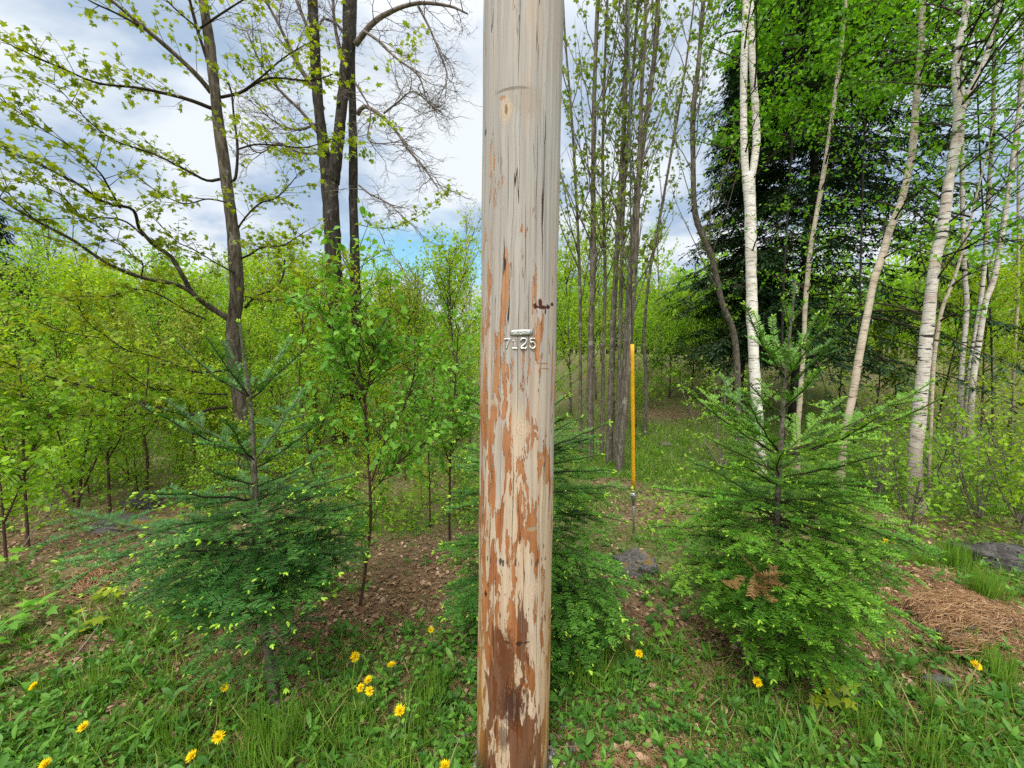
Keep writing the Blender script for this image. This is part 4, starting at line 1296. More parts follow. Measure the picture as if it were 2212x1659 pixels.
def build_firs():
    rng = np.random.default_rng(71)
    b = ground(600, 1555)
    lp = [at(588, 1480, 1.76), at(570, 1310, 1.80), at(552, 1060, 1.82), at(541, 870, 1.82), at(528, 780, 1.82)]
    fl = fir(rng, 'dark young balsam fir with a bare lower stem left of the pole', b, at(517, 700, 1.82),
             [(1.42, 5, .36, 38, .22), (1.12, 5, .46, 30, .16), (1.03, 3, .34, 24, .08), (.94, 6, .44, 16, .0), (.86, 7, .47, 12, -.08), (.78, 7, .50, 8, -.12), (.71, 7, .50, 6, -.16), (.64, 7, .48, 4, -.18), (.57, 7, .42, 2, -.16), (.51, 5, .34, 0, -.14), (.26, 3, .34, 0, -.12)],
             M_nd_left, 430, extra=[(.72, 176, 3, 1.14, .02), (.70, 186, 1, .8, .0), (.68, 3, 4, .52, -.08), (.6, -60, 2, .5, -.15)], lean_pts=lp, stem_r=.024, tipk=.38)
    # sawn grey dead side branches on the bare stem
    for d0, d1, d2 in [((572, 1335), (530, 1350), (500, 1352)), ((578, 1345), (600, 1372), (618, 1400)), ((590, 1320), (640, 1305), (655, 1318))]:
        mb = MB()
        C = spline(np.stack([at(*d0, 1.79), at(*d1, 1.74), at(*d2, 1.72)]), 8)
        tubes(mb, C, np.linspace(.006, .003, 8), 6)
        mb.build('dead_branch', [M_twig], fl, b, smooth=True, label='grey dead side branch of the left fir')
    b = ground(1672, 1440)
    Y = b[1]
    lp = [at(1676, 1200, Y), at(1684, 1000, Y), at(1693, 860, Y), at(1706, 720, Y)]
    fr = fir(rng, 'bushy bright balsam fir full to the ground right of the yellow guard', b, at(1719, 606, Y),
             [(1.74, 3, .12, 60, .1), (1.48, 6, .38, 46, .22), (1.32, 4, .24, 38, .1), (1.12, 7, .54, 28, .16), (1.04, 5, .40, 22, .05), (.96, 7, .46, 16, .0), (.88, 7, .50, 12, -.08), (.80, 8, .54, 9, -.12), (.72, 8, .56, 6, -.16), (.64, 8, .53, 4, -.2), (.56, 9, .52, 1, -.2), (.47, 9, .50, 0, -.18), (.38, 8, .47, -2, -.16), (.30, 7, .42, -4, -.14)],
             M_nd_right, 430, extra=[(1.12, -8, 24, .70, .12), (.85, -45, 8, .56, -.15)], lean_pts=lp, stem_r=.022, tipk=.5, newmat=M_new_soft)
    dn = MB(); c = at(1625, 1255, Y - .33)
    sg = []
    for i in range(15):
        p = c + rng.normal(size=3) * np.array([.032, .02, .02]); d = nrm(rng.normal(size=3) + np.array([0, -.8, -.3])) * .09
        sg.append(np.stack([p, p + d]))
    needles(rng, dn, np.stack(sg), 520)
    dn.build('dead_spray', [M_nd_dead], fr, b, label='rust brown dead spray inside the right fir')
    b = np.array([.06, 2.18, 0.]); b[2] = float(terrain(b[0], b[1]))
    fir(rng, 'dark balsam fir half hidden behind the wooden pole', b, b + np.array([.02, 0, 1.62]),
        [(1.3, 5, .28, 42, .0), (1.14, 6, .42, 28, .0), (1.0, 6, .46, 18, -.02), (.88, 7, .48, 8, -.05), (.76, 6, .46, 2, -.08), (.62, 6, .44, -2, -.1), (.48, 6, .56, -4, -.12), (.34, 6, .58, -6, -.12), (.2, 6, .55, -4, -.12)],
        M_nd_mid, 430, extra=[(1.05, -8, 26, .5, .0), (.55, -18, -2, .66, -.12), (.42, -32, -4, .62, -.12), (.85, 2, 8, .58, -.05), (.95, -20, 14, .5, -.03), (1.0, 20, 14, .55, -.03), (.75, -14, 4, .55, -.06), (.66, -40, 0, .6, -.1), (.5, -48, -4, .6, -.12), (.36, -25, -5, .66, -.1), (.3, -50, -6, .55, -.1), (.6, 195, 2, .5, -.05), (.95, 178, 16, .42, .0)], tipk=.4, stem_r=.02)


build_firs()


# ------------------------------------------------------------------ saplings with traced stems
def sapling(label, stems, Y, rng, tw=(26, .15, .5), leafn=4, ls=.062, mat=None, bark=None, tmpl=None, group=None, name='leafy_sapling', base_px=None, dens=.9, t0=.2, sub=2):
    bp = stems[0][0][0]
    g = at(bp[0], bp[1], Y)
    base = np.array([g[0], Y, float(terrain(g[0], Y))])
    root = thing(name, label, 'sapling', base, group)
    mb, tb, cr = MB(), MB(), MB()
    for i, (pts, w0, w1) in enumerate(stems):
        P = path(pts, Y, Y + rng.uniform(-.25, .25))
        if i == 0: P[0, 2] = base[2] - .03
        C = spline(P, 30)
        tubes(mb, C, np.linspace(wpx(w0, Y), wpx(w1, Y), 30), 7, rn=trunk_noise(rng, .05))
        T1, _ = twigs_on(rng, C[None], tw[0], tw[1], tw[2], t0 if i == 0 else .1, 1, .9, .35, .35, .35, 5, .2)
        tubes(tb, T1, np.linspace(.0030, .0011, 5)[None] * np.ones((len(T1), 1)), 4)
        T2, _ = twigs_on(rng, T1, sub, .08, .22, .25, 1, .8, .4, .1, .3, 3, .15)
        tubes(tb, T2, np.linspace(.0014, .0008, 3)[None] * np.ones((len(T2), 1)), 3)
        for T in (T1, T2):
            T = T[rng.random(len(T)) < dens]
            leaves_on(rng, cr, tmpl or L_oval(), T, leafn, ls, .2, .4, 1., .02)
    mb.build('stem', [bark or M_twig_brown], root, base, smooth=True)
    cr.absorb(tb, 1).build('crown', [mat or M_lf_sapling, bark or M_twig_brown], root, base)
    return root


def build_saplings():
    rng = np.random.default_rng(81)
    sapling('dark stemmed sapling with broad bright leaves between the left fir and the pole', [
        ([(778, 1356), (788, 1240), (799, 1150), (800, 1080), (795, 980), (788, 870)], 7, 5), ([(788, 870), (775, 830), (755, 795), (735, 745), (712, 705), (690, 665)], 5, 2), ([(788, 870), (782, 830), (776, 786), (770, 700), (766, 620), (764, 570)], 5, 2), ([(788, 865), (797, 820), (806, 770), (815, 720)], 4, 2),
        ([(803, 1040), (830, 960), (863, 903), (890, 830), (896, 780), (895, 735)], 4, 2), ([(805, 1060), (850, 1010), (900, 970), (940, 945)], 3, 1.5)], 2.4, rng, (26, .15, .45), 4, .050, group=None)
    G = 'thin leafy saplings between the firs'
    sapling('reddish sapling stem close right of the left fir', [([(728, 1340), (728, 1290), (724, 1206), (705, 1120), (680, 1040), (668, 980), (655, 900), (646, 830), (653, 720), (655, 640)], 6, 2), ([(668, 980), (690, 930), (720, 850), (728, 790)], 3, 1.5)], 2.7, rng, (32, .15, .5), 4, .048, group=G)
    sapling('thin sapling with yellowish leaves near the left side of the pole', [([(972, 1190), (971, 1100), (973, 990), (978, 900), (986, 790), (990, 700)], 6, 2), ([(973, 990), (1000, 920), (1020, 850)], 3, 1.5), ([(975, 1010), (950, 940), (935, 880)], 3, 1.5)], 3.3, rng, (26, .15, .5), 4, .055, group=G)
    sapling('slender sapling left of the pole with a cut side shoot', [([(930, 1170), (928, 1050), (926, 930), (935, 850), (940, 780)], 4, 2), ([(926, 930), (900, 880), (880, 840)], 2.5, 1.2)], 3.6, rng, (24, .15, .5), 4, .055, group=G)
    sapling('pink barked sapling rising from the pine needle mound on the right', [([(1962, 1225), (1966, 1180), (1971, 1139), (1975, 1100), (1985, 1040)], 8, 4), ([(1972, 1136), (1945, 1080), (1935, 1020), (1930, 980)], 4, 2), ([(1975, 1100), (2000, 1060), (2030, 1010), (2050, 960)], 4, 2)], 3.0, rng, (14, .12, .4), 4, .035, group=None, mat=M_lf_thicket_b, bark=M_bark_grey)
    # undergrowth stems on the left
    G = 'saplings in the shaded undergrowth on the left'
    labs = ['bushy sapling with cool green maple leaves near the left edge', 'upright sapling in the left undergrowth, dark stem', 'leaning sapling in the left undergrowth', 'sapling beside the dark flat stone', 'thin crooked sapling left of the fir tip']
    sapling('bushy sapling with cool green leaves near the left edge', [([(55, 1130), (52, 1020), (50, 900), (46, 840), (40, 780)], 6, 3), ([(52, 1000), (95, 930), (110, 880)], 4, 2), ([(54, 1050), (15, 980), (0, 920), (-20, 860)], 4, 2)], 3.2, rng, (20, .15, .45), 4, .054, M_lf_thicket_b, tmpl=L_maple(), group=G)
    sapling('many stemmed bush of bare lower shoots left of centre in the undergrowth', [([(165, 1085), (180, 1000), (195, 930), (200, 850)], 6, 2.5), ([(160, 1085), (150, 1010), (130, 950), (110, 880)], 5, 2), ([(168, 1085), (200, 1010), (225, 950), (240, 890)], 5, 2), ([(158, 1085), (120, 1040), (85, 990), (60, 940)], 4, 2)], 4.0, rng, (22, .15, .5), 4, .058, M_lf_thicket_b, group=G)
    sapling('straight sapling with a reddish stem left of the fir branch tips', [([(236, 1095), (233, 1000), (236, 930), (240, 870), (244, 800)], 6, 2.5), ([(234, 990), (262, 940), (270, 880)], 3, 1.5)], 3.8, rng, (24, .15, .5), 4, .056, M_lf_thicket_b, group=G)
    sapling('curved dark sapling standing in front of the maple foot', [([(312, 1040), (318, 990), (310, 930), (314, 870), (320, 800), (318, 740)], 6, 2.5), ([(314, 940), (350, 890), (370, 840)], 3, 1.5)], 4.3, rng, (24, .15, .5), 4, .056, M_lf_thicket_b, group=G)
    sapling('short leafy sapling in the corner of the left undergrowth', [([(10, 1190), (5, 1100), (-5, 1000), (-15, 900)], 6, 3), ([(8, 1130), (40, 1060), (60, 1010)], 4, 2)], 2.9, rng, (20, .15, .45), 4, .06, M_lf_thicket_b, group=G)
    sapling('forked sapling between the maple foot and the reddish stem', [([(420, 1020), (418, 950), (410, 880), (415, 800)], 5, 2), ([(418, 960), (450, 900), (455, 840)], 3, 1.5)], 4.8, rng, (22, .15, .5), 4, .055, M_lf_thicket, group=G)
    # airy shrubs on the right
    G = 'airy shrubs below the birches on the right'
    for lab, x, y, Y in [('airy green shrub right of the thick birch foot', 2110, 1120, 3.5), ('airy shrub at the right edge behind the dark boulder', 2200, 1130, 3.4), ('small leaved shrub between the leaning birch and the thick birch', 1900, 1075, 4.3), ('loose shrub behind the thick birch', 2040, 1050, 4.6), ('low shrub behind the right fir', 1560, 1010, 5.2), ('pale green shrub at the right edge under the far birches', 2180, 1020, 4.9)]:
        st = []
        for q in range(6):
            dx = rng.normal() * 65
            st.append(([(x + rng.normal() * 6, y), (x + dx * .45, y - 70), (x + dx, y - 150 - rng.random() * 60)], 3.5, 1.2))
        sapling(lab, st, Y, rng, (12, .15, .5), 4, .04, M_lf_thicket_b if x < 2150 else M_lf_thicket, group=G, name='airy_shrub', bark=M_twig)


build_saplings()


# ------------------------------------------------------------------ thicket: templates and copies
def gen_tree(rng, h, R, tr, nb, ntw, nl, ls, tmpl, h0=.2, el=.6, curv=.2, prof='round', twl=.4, lean=.05, sub=0, dens=1.):
    tk, tb, cr = MB(), MB(), MB()
    s = np.linspace(0, 1, 12)
    ph = rng.random(4) * 6
    C = np.stack([lean * h * (np.sin(s * 3 + ph[0]) - math.sin(ph[0])) * .5, lean * h * (np.sin(s * 2.5 + ph[1]) - math.sin(ph[1])) * .5, s * h * .96 - .05], -1)
    tubes(tk, C, tr * (1 - .85 * s), 7, rn=trunk_noise(rng, .05))
    t = h0 + (.98 - h0) * np.sort(rng.random(nb))
    p, _ = curve_at(C[None], t[None]); p = p[0]
    az = np.arange(nb) * 2.4 + rng.normal(size=nb) * .5
    q = (t - h0) / (1 - h0)
    pr = np.sqrt(np.clip(1 - (2 * q - .9) ** 2 * .8, .08, 1)) if prof == 'round' else (1 - q) ** .7 + .12
    L = R * pr * rng.uniform(.6, 1.15, nb)
    e = el + rng.normal(size=nb) * .2 + .4 * q
    d = np.stack([np.cos(az) * np.cos(e), np.sin(az) * np.cos(e), np.sin(e)], -1)
    S = np.linspace(0, 1, 6)[None, :, None]
    B = p[:, None, :] + L[:, None, None] * (d[:, None, :] * S + UP * curv * S * S)
    tubes(tb, B, np.linspace(tr * .32, tr * .06, 6)[None] * np.ones((nb, 1)), 4)
    T, _ = twigs_on(rng, B, ntw, twl * .5, twl, .15, 1, .9, .3, .2, .3, 4, .2)
    tubes(tb, T, np.linspace(tr * .08, tr * .03, 4)[None] * np.ones((len(T), 1)), 3)
    T = T[rng.random(len(T)) < dens]
    leaves_on(rng, cr, tmpl, T, nl, ls, .1, .3, .9, .06)
    return tk, tb, cr


def template(name, label, cat, args, bark, twig, leaf, rng, group):
    tk, tb, cr = gen_tree(rng, **args)
    root = thing(name, label, cat, (0, 0, 0), group)
    tk.build('trunk', [bark], root, smooth=True)
    cr.absorb(tb, 1).build('crown', [leaf, twig], root)
    return root


def build_thicket():
    rng = np.random.default_rng(91)
    O, Rh = L_oval(), L_rhomb()
    G1, G2, G3 = 'saplings of the bright thicket on the left', 'young trees of the bank on the right', 'trees along the back of the left thicket'
    A1 = dict(h=3.2, R=.95, tr=.022, nb=26, ntw=9, nl=8, ls=.062, tmpl=Rh, h0=.06, el=.7, twl=.5)
    A2 = dict(h=4.4, R=1.15, tr=.03, nb=30, ntw=9, nl=8, ls=.074, tmpl=Rh, h0=.08, el=.8, twl=.55)
    A3 = dict(h=6.0, R=1.4, tr=.045, nb=34, ntw=10, nl=8, ls=.09, tmpl=Rh, h0=.12, el=.8, twl=.6)
    A4 = dict(h=1.7, R=.8, tr=.014, nb=26, ntw=9, nl=7, ls=.052, tmpl=O, h0=.03, el=.75, twl=.4)
    A5 = dict(h=5.5, R=1.0, tr=.03, nb=30, ntw=8, nl=3, ls=.08, tmpl=Rh, h0=.25, el=1.0, twl=.6, dens=.6)

    def kinds(prefix, args, mats, bark, twig, grp, cat, name):
        out = []
        for m in mats + [M_lf_olive]:
            out.append(template(name, prefix, cat, args, bark, twig, m, rng, grp))
        return out
    K = {}
    K['a'] = kinds('x', A1, [M_lf_thicket, M_lf_thicket_b], M_twig_brown, M_twig_brown, G1, 'sapling', 'thicket_sapling')
    K['b'] = kinds('x', A2, [M_lf_thicket, M_lf_thicket_b], M_twig, M_twig_dark, G1, 'sapling', 'thicket_sapling')
    K['c'] = kinds('x', A3, [M_lf_thicket, M_lf_thicket_b], M_bark_grey, M_twig, G3, 'tree', 'woodland_tree')
    K['d'] = kinds('x', A4, [M_lf_thicket_b, M_lf_thicket], M_twig_brown, M_twig_brown, G1, 'shrub', 'leafy_shrub')
    K['e'] = kinds('x', A5, [M_lf_pale, M_lf_thicket], M_birch, M_twig, G3, 'tree', 'pale_tree')
    used = set()

    def place(key, m, px, Y, sc, label, group):
        src = K[key][m]
        x = at(px, 753, Y)[0]
        loc = (x, Y, float(terrain(x, Y)) - .02)
        rz = rng.random() * 6.28
        s = sc * rng.uniform(.92, 1.08)
        if (key, m) not in used:
            used.add((key, m))
            src.location = loc; src.rotation_euler = (0, 0, rz); src.scale = (s, s, s)
            src['label'] = label; src['group'] = group
            return
        dup(src, loc, rz, s, label, group)
    # left thicket, row by row: spot by landmark
    zones = [(-220, 60, 'behind the left edge undergrowth'), (60, 230, 'under the long low maple limbs'), (230, 400, 'left of the maple trunk'), (400, 560, 'behind the maple trunk'), (560, 700, 'between the maple and the forked tree'), (700, 850, 'around the dark twin trunks'), (850, 1040, 'in the gap left of the pole')]
    for x0, x1, where in zones:
        w = x1 - x0
        for Y, key, sc, word, n in [(4.1, 'd', .45, 'knee high leafy bush', 2), (5.2, 'd', .8, 'low leafy shrub', 2), (5.9, 'a', .72, 'waist high sapling', 2), (7.2, 'a', .95, 'front row sapling', 2), (8.0, 'd', 1.2, 'tall leafy shrub', 2), (9.0, 'b', .85, 'middle row sapling', 2), (11.5, 'b', .88, 'back row sapling', 2)]:
            if x0 >= 700 and Y < 7: sc *= .7
            for i in range(n):
                px = x0 + w * (i + .2 + .6 * rng.random()) / n
                m = int(rng.choice(3, p=[.6, .3, .1] if px < 600 else [.4, .5, .1]))
                side = ['left one', 'right one'][i]
                place(key, m, px, Y + rng.uniform(-.5, .5), sc * rng.uniform(.85, 1.1), f'{word} {where}, {side}', G1)
    far = [(-120, 14, 1.0, 'tall tree beyond the left edge spruce'), (125, 12.5, 1.05, 'dark trunked tree with light leaves under the upper maple limbs'), (250, 16, .78, 'round bright tree behind the low maple limb'), (380, 17, .8, 'bright tree left of the maple trunk on the skyline'), (470, 16, .8, 'tree whose top touches the maple trunk on the skyline'), (590, 17, .78, 'tree between the maple and forked trunks on the skyline'), (680, 18, .8, 'tree left of the forked trunk on the skyline'), (840, 18, .62, 'bushy tree right of the twin trunks on the skyline'), (905, 20, .6, 'rounded green treetop below the blue patch of sky'), (965, 18, .55, 'lower treetop left of the pole on the skyline')]
    for i, (px, Y, sc, lab) in enumerate(far):
        place('c', i % 2 if px < 700 else 1, px, Y, sc, lab, G3)
    for px, Y, sc, lab in [(800, 15, .72, 'thin pale treetop right of the twin trunks'), (880, 17, .62, 'sparse pale tree under the blue sky gap'), (990, 17, .8, 'feathery pale tree close left of the pole'), (1030, 15, 1.15, 'tall feathery tree cut by the pole'), (620, 15, 1.1, 'sparse pale tree between maple and forked tree'), (520, 19, 1.1, 'sparse pale treetop behind the maple trunk')]:
        place('e', 0 if px != 1030 else 1, px, Y, sc, lab, G3)
    # behind the clump and bank on the right
    for px, Y, key, m, sc, lab in [(1190, 8.5, 'a', 1, 1.0, 'sapling behind the right side of the pole'), (1235, 9.5, 'b', 0, .9, 'sapling behind the leftmost clump stems'), (1290, 10.5, 'b', 0, 1.0, 'bright sapling behind the clump stems'), (1350, 11.5, 'b', 0, .95, 'bright sapling behind the stem near the yellow guard'), (1180, 13, 'c', 0, .95, 'taller tree behind the pole on the right'), (1300, 14, 'c', 0, .9, 'taller tree behind the clump'), (1420, 14, 'c', 0, .75, 'light green tree behind the guy wire'),
                                   (1400, 9.6, 'd', 0, 1.2, 'leafy shrub at the far edge of the lawn behind the guard'), (1450, 10.2, 'd', 0, 1.5, 'leafy shrub on the bank right of the guard'), (1500, 10., 'd', 0, 1.3, 'leafy shrub above the white litter'), (1560, 10., 'd', 1, 1.4, 'yellow green shrub left of the double birch on the bank'), (1430, 11.5, 'a', 1, .75, 'sapling high on the bank behind the guard'), (1500, 11.8, 'a', 0, .75, 'yellow sapling high on the bank left of the hemlock'), (1380, 8.2, 'd', 0, .6, 'low shrub on the lawn edge behind the clump foot'),
                                   (1640, 10.5, 'd', 0, 1.3, 'shrub under the hemlock behind the double birch'), (1730, 10.5, 'd', 1, 1.2, 'shrub under the hemlock behind the thin birch'), (1820, 10., 'd', 1, 1.3, 'bright shrub behind the leaning birch'), (1900, 9.0, 'd', 1, 1.4, 'bright shrub left of the thick birch'), (1950, 8.5, 'a', 0, .8, 'yellow green sapling left of the thick birch'), (2040, 8.0, 'a', 0, .95, 'yellow green sapling right of the thick birch'), (2080, 9.0, 'b', 0, .8, 'taller sapling behind the far birches'), (2140, 7.5, 'a', 0, .95, 'yellow sapling right of the far birches'), (2200, 8.0, 'b', 0, .75, 'yellow sapling at the right edge'), (2280, 7.0, 'a', 0, 1.0, 'sapling cut by the right edge'), (2000, 11, 'b', 0, .9, 'back row sapling between the thick and far birches'), (2160, 11, 'c', 0, .65, 'back row tree at the right edge'), (1330, 8.8, 'd', 1, .8, 'shrub between the clump stems at the lawn edge'), (2330, 9.5, 'b', 0, 1., 'tall sapling just beyond the right edge')]:
        place(key, m, px, Y, sc, lab, G2)

    for key in K:
        for m, src in enumerate(K[key]):
            if (key, m) not in used:
                for ch in list(src.children):
                    bpy.data.objects.remove(ch)
                bpy.data.objects.remove(src)
    # distant woodland: one mass
    cr, tk = MB(), MB()
    n = 460
    ang = rng.uniform(-.98, .98, n)
    dist = rng.uniform(21, 46, n)
    x, y = np.sin(ang) * dist * 1.15, np.cos(ang) * dist
    z = terrain(x, y)
    hh = rng.uniform(3.4, 6.2, n) * (.7 + dist / 90)
    gap = np.exp(-((x / y + .20) / .07) ** 2)
    hh = hh * (1 - .30 * gap)
    P = np.stack([np.stack([x, y, z - .1], -1), np.stack([x + rng.normal(size=n) * .2, y, z + hh * .6], -1), np.stack([x + rng.normal(size=n) * .3, y, z + hh], -1)], 1)
    tubes(tk, P, np.array([[.07, .045, .015]]), 5)
    Lf = 260
    t = rng.random((n, Lf)) ** .8
    rad = (hh * .24)[:, None] * np.sqrt(np.clip(1 - (1.7 * t - .75) ** 2, .1, 1)) * np.sqrt(rng.random((n, Lf)))
    a = rng.random((n, Lf)) * 2 * PI
    pos = np.stack([x[:, None] + rad * np.cos(a), y[:, None] + rad * np.sin(a), z[:, None] + hh[:, None] * (.12 + .9 * t)], -1)
    vv = np.clip(rng.random((n, 1)) * .6 + rng.random((n, Lf)) * .4, 0, 1)
    leaves(cr, Rh, pos.reshape(-1, 3), rdir(rng, (n * Lf,)), nrm(UP + rdir(rng, (n * Lf,))), rng.uniform(.16, .32, n * Lf), vv.ravel())
    o = cr.build('far_woodland', [M_lf_thicket_b])
    tag(o, 'distant mass of spring green woodland closing the view', 'woods', kind='stuff')
    o2 = tk.build('trunk', [M_twig], o)


build_thicket()


# ------------------------------------------------------------------ ground
ZONES = []   # (x, y, rx, ry, strength): places of bare leaf litter
for px, py, rx, ry, s in [(900, 1270, .42, .42, .9), (850, 1200, .5, .4, .75), (1000, 1190, .4, .5, .75), (820, 1320, .3, .16, .75), (230, 1190, .8, .5, .65), (100, 1150, 1.0, .6, .65), (330, 1110, 1.1, .7, .7), (200, 1290, .5, .2, .6), (1390, 1100, .8, .4, .85), (1320, 1055, .6, .25, .85), (1470, 1085, .6, .25, .6), (1410, 905, 1.3, .45, .9), (2080, 1340, .62, .32, .97), (1985, 1265, .35, .16, .9), (1310, 1290, .3, .3, .9), (1400, 1330, .2, .2, .8), (620, 1360, .5, .3, .9), (1680, 1380, .5, .3, .9), (1330, 1640, .14, .05, .7), (1470, 1630, .16, .06, .8), (2030, 1480, .16, .06, .8), (560, 1480, .3, .2, .5), (1790, 1530, .1, .05, .4), (500, 1050, 1.2, .8, .55), (750, 1050, 1.2, .8, .5), (1930, 1130, .6, .3, .5), (2100, 1140, .8, .3, .5), (340, 1560, .16, .05, .5), (180, 1400, .3, .12, .6)]:
    g = on(px, py)
    ZONES.append((g[0], g[1], rx, ry, s))


def green(x, y):
    g = np.full(np.shape(x), .95)
    for zx, zy, rx, ry, s in ZONES:
        g = g * (1 - s * np.exp(-(((x - zx) / rx) ** 2 + ((y - zy) / ry) ** 2) ** 1.5))
    n = .5 + .5 * np.sin(x * 4.3 + np.sin(y * 5.1) * 1.3) * np.sin(y * 3.7 + np.sin(x * 3.1))
    return np.clip(g * (.72 + .4 * n), 0, 1)


def build_ground():
    def axis(a, b, fine0, fine1, step):
        f = np.arange(fine0, fine1 + 1e-6, step)
        lo = fine0 - np.geomspace(step, fine0 - a, 60)[::1]
        hi = fine1 + np.geomspace(step, b - fine1, 60)
        return np.concatenate([lo[::-1], f, hi])
    xs = axis(-600, 600, -8, 8, .05)
    ys = axis(-300, 900, .4, 14, .05)
    X, Y = np.meshgrid(xs, ys)
    Z = terrain(X, Y)
    n, m = X.shape
    i = np.arange(n * m).reshape(n, m)
    q = np.stack([i[:-1, :-1], i[:-1, 1:], i[1:, 1:], i[1:, :-1]], -1).reshape(-1, 4)
    mb = MB(); mb.add(np.stack([X, Y, Z], -1).reshape(-1, 3), q, green(X, Y).ravel())
    o = mb.build('ground', [M_ground], smooth=True)
    o['kind'] = 'structure'; o['label'] = 'forest edge ground of soil, leaf litter and grass'


build_ground()


def scatter(rng, n, p0=(-350, 2560), p1=(900, 1760), power=1.0):
    """ground points, even over the view of the ground"""
    px = rng.uniform(p0[0], p0[1], n); py = p1[0] + (p1[1] - p1[0]) * rng.random(n) ** power
    cx = (px - 1106) / F; cy = -(py - 829.5) / F
    d = np.stack([cx, CP + cy * SP, -SP + cy * CP], -1)
    x = d[:, 0] * (-EYE / d[:, 2]); y = d[:, 1] * (-EYE / d[:, 2])
    return x, y


def build_cover():
    rng = np.random.default_rng(101)
    def clear(x, y):
        return np.hypot(x - PX0, y - PY0) > .17
    # grass blades
    mb = MB()
    x, y = scatter(rng, 95000)
    g = green(x, y)
    k = (rng.random(len(x)) < g ** 1.3 * .95) & clear(x, y) & (y < 13)
    x, y, g = x[k], y[k], g[k]
    dist = np.hypot(x, y)
    # pull into tufts
    cell = .14
    jx = np.floor(x / cell) * cell + cell * (.5 + .45 * np.sin(np.floor(x / cell) * 12.9 + np.floor(y / cell) * 78.2)); jy = np.floor(y / cell) * cell + cell * (.5 + .45 * np.cos(np.floor(x / cell) * 39.3 + np.floor(y / cell) * 11.1))
    pull = rng.random(len(x)) ** 1.5 * .8
    x = x + (jx - x) * pull; y = y + (jy - y) * pull
    z = terrain(x, y)
    th = np.sin(np.floor(x / .35) * 7.1 + np.floor(y / .35) * 13.7)
    h = rng.gamma(4, .25, len(x)) * (.060 + .024 * th) * (.6 + .5 * g) * (1 + .06 * np.clip(dist - 3, 0, 8))
    d = nrm(np.stack([rng.normal(size=len(x)) * .55, rng.normal(size=len(x)) * .55 , np.full(len(x), .8)], -1))
    nn = nrm(rng.normal(size=(len(x), 3)) + np.array([0, -.3, .4]))
    v = np.clip(.25 * (1 + th) * .6 + .5 * rng.random(len(x)) + (rng.random(len(x)) < .13) * .7, 0, 1)
    leaves(mb, L_blade(), np.stack([x, y, z - .004], -1), d, nn, h, v, .0052 + .0013 * np.clip(dist - 1.5, 0, 7))
    # lawn beyond the guard
    n = 52000
    px = rng.uniform(1180, 2400, n); py = rng.uniform(885, 1110, n)
    q = np.array([ground(a, b) for a, b in zip(px[:0], py[:0])])
    cx = (px - 1106) / F; cy = -(py - 829.5) / F
    dd = np.stack([cx, CP + cy * SP, -SP + cy * CP], -1)
    x = dd[:, 0] * (-EYE / dd[:, 2]); y = dd[:, 1] * (-EYE / dd[:, 2])
    g = green(x, y); k = rng.random(n) < g; x, y = x[k], y[k]; n = len(x)
    th = np.sin(x * 2.3 + 1) * np.sin(y * 1.9)
    d = nrm(np.stack([rng.normal(size=n) * .5, rng.normal(size=n) * .5, np.full(n, .8)], -1))
    leaves(mb, L_blade(), np.stack([x, y, terrain(x, y) - .01], -1), d, nrm(rng.normal(size=(n, 3)) + UP * .4), rng.gamma(4, .25, n) * (.085 + .03 * th), np.clip(.36 + .1 * th + .28 * rng.random(n), 0, 1), .013)
    # tall tufts
    for px, py, nb, hh in [(590, 1650, 150, .22), (540, 1640, 90, .18), (2060, 1225, 240, .22), (2130, 1290, 240, .2), (1990, 1220, 140, .16), (760, 1610, 60, .16), (1560, 1130, 80, .15), (2160, 1470, 160, .15), (2100, 1420, 120, .14), (1700, 1450, 60, .2), (1250, 1470, 120, .13), (350, 1620, 110, .13), (200, 1500, 120, .13), (1480, 960, 200, .14), (1420, 985, 160, .13), (1560, 965, 160, .16), (2000, 1660, 140, .14), (1880, 1600, 120, .12), (1300, 1480, 120, .15), (940, 1500, 120, .16), (900, 1580, 100, .15)]:
        p = ground(px, py)
        a = rng.random(nb) * 6.28; rr = rng.random(nb) * .10
        xx, yy = p[0] + rr * np.cos(a), p[1] + rr * np.sin(a)
        d = nrm(np.stack([np.cos(a) * .45, np.sin(a) * .45, np.full(nb, 1.)], -1) + rng.normal(size=(nb, 3)) * .12)
        leaves(mb, L_blade(), np.stack([xx, yy, terrain(xx, yy)], -1), d, nrm(np.stack([-np.cos(a), -np.sin(a), .6 + 0 * a], -1)), hh * rng.uniform(.5, 1.1, nb), .35 + .4 * rng.random(nb), .005)
    tag(mb.build('grass', [M_grass]), 'short tufted grass covering the roadside ground', 'grass', kind='stuff')
    # weeds: rosettes of lance leaves
    mb = MB()
    x, y = scatter(rng, 3000, p1=(1130, 1750))
    g = green(x, y)
    k = (rng.random(len(x)) < g * .8) & clear(x, y)
    x, y = x[k], y[k]
    n, q = len(x), 8
    a = rng.random((n, 1)) * 6.28 + np.arange(q)[None] * 2.4
    el = rng.uniform(.25, 1.15, (n, q))
    d = np.stack([np.cos(a) * np.cos(el), np.sin(a) * np.cos(el), np.sin(el)], -1)
    stem = rng.random((n, 1)) ** 2 * .12
    pz = terrain(x, y)[:, None] + stem * (np.arange(q)[None] / q)
    pos = np.stack([np.repeat(x[:, None], q, 1), np.repeat(y[:, None], q, 1), pz], -1)
    big = rng.uniform(.7, 1.3, (n, 1))
    sz = rng.uniform(.026, .062, (n, q)) * big
    wd = sz * rng.uniform(.8, 1.5, (n, 1))
    vv = np.clip(rng.random((n, 1)) * .6 + .4 * rng.random((n, q)), 0, 1)
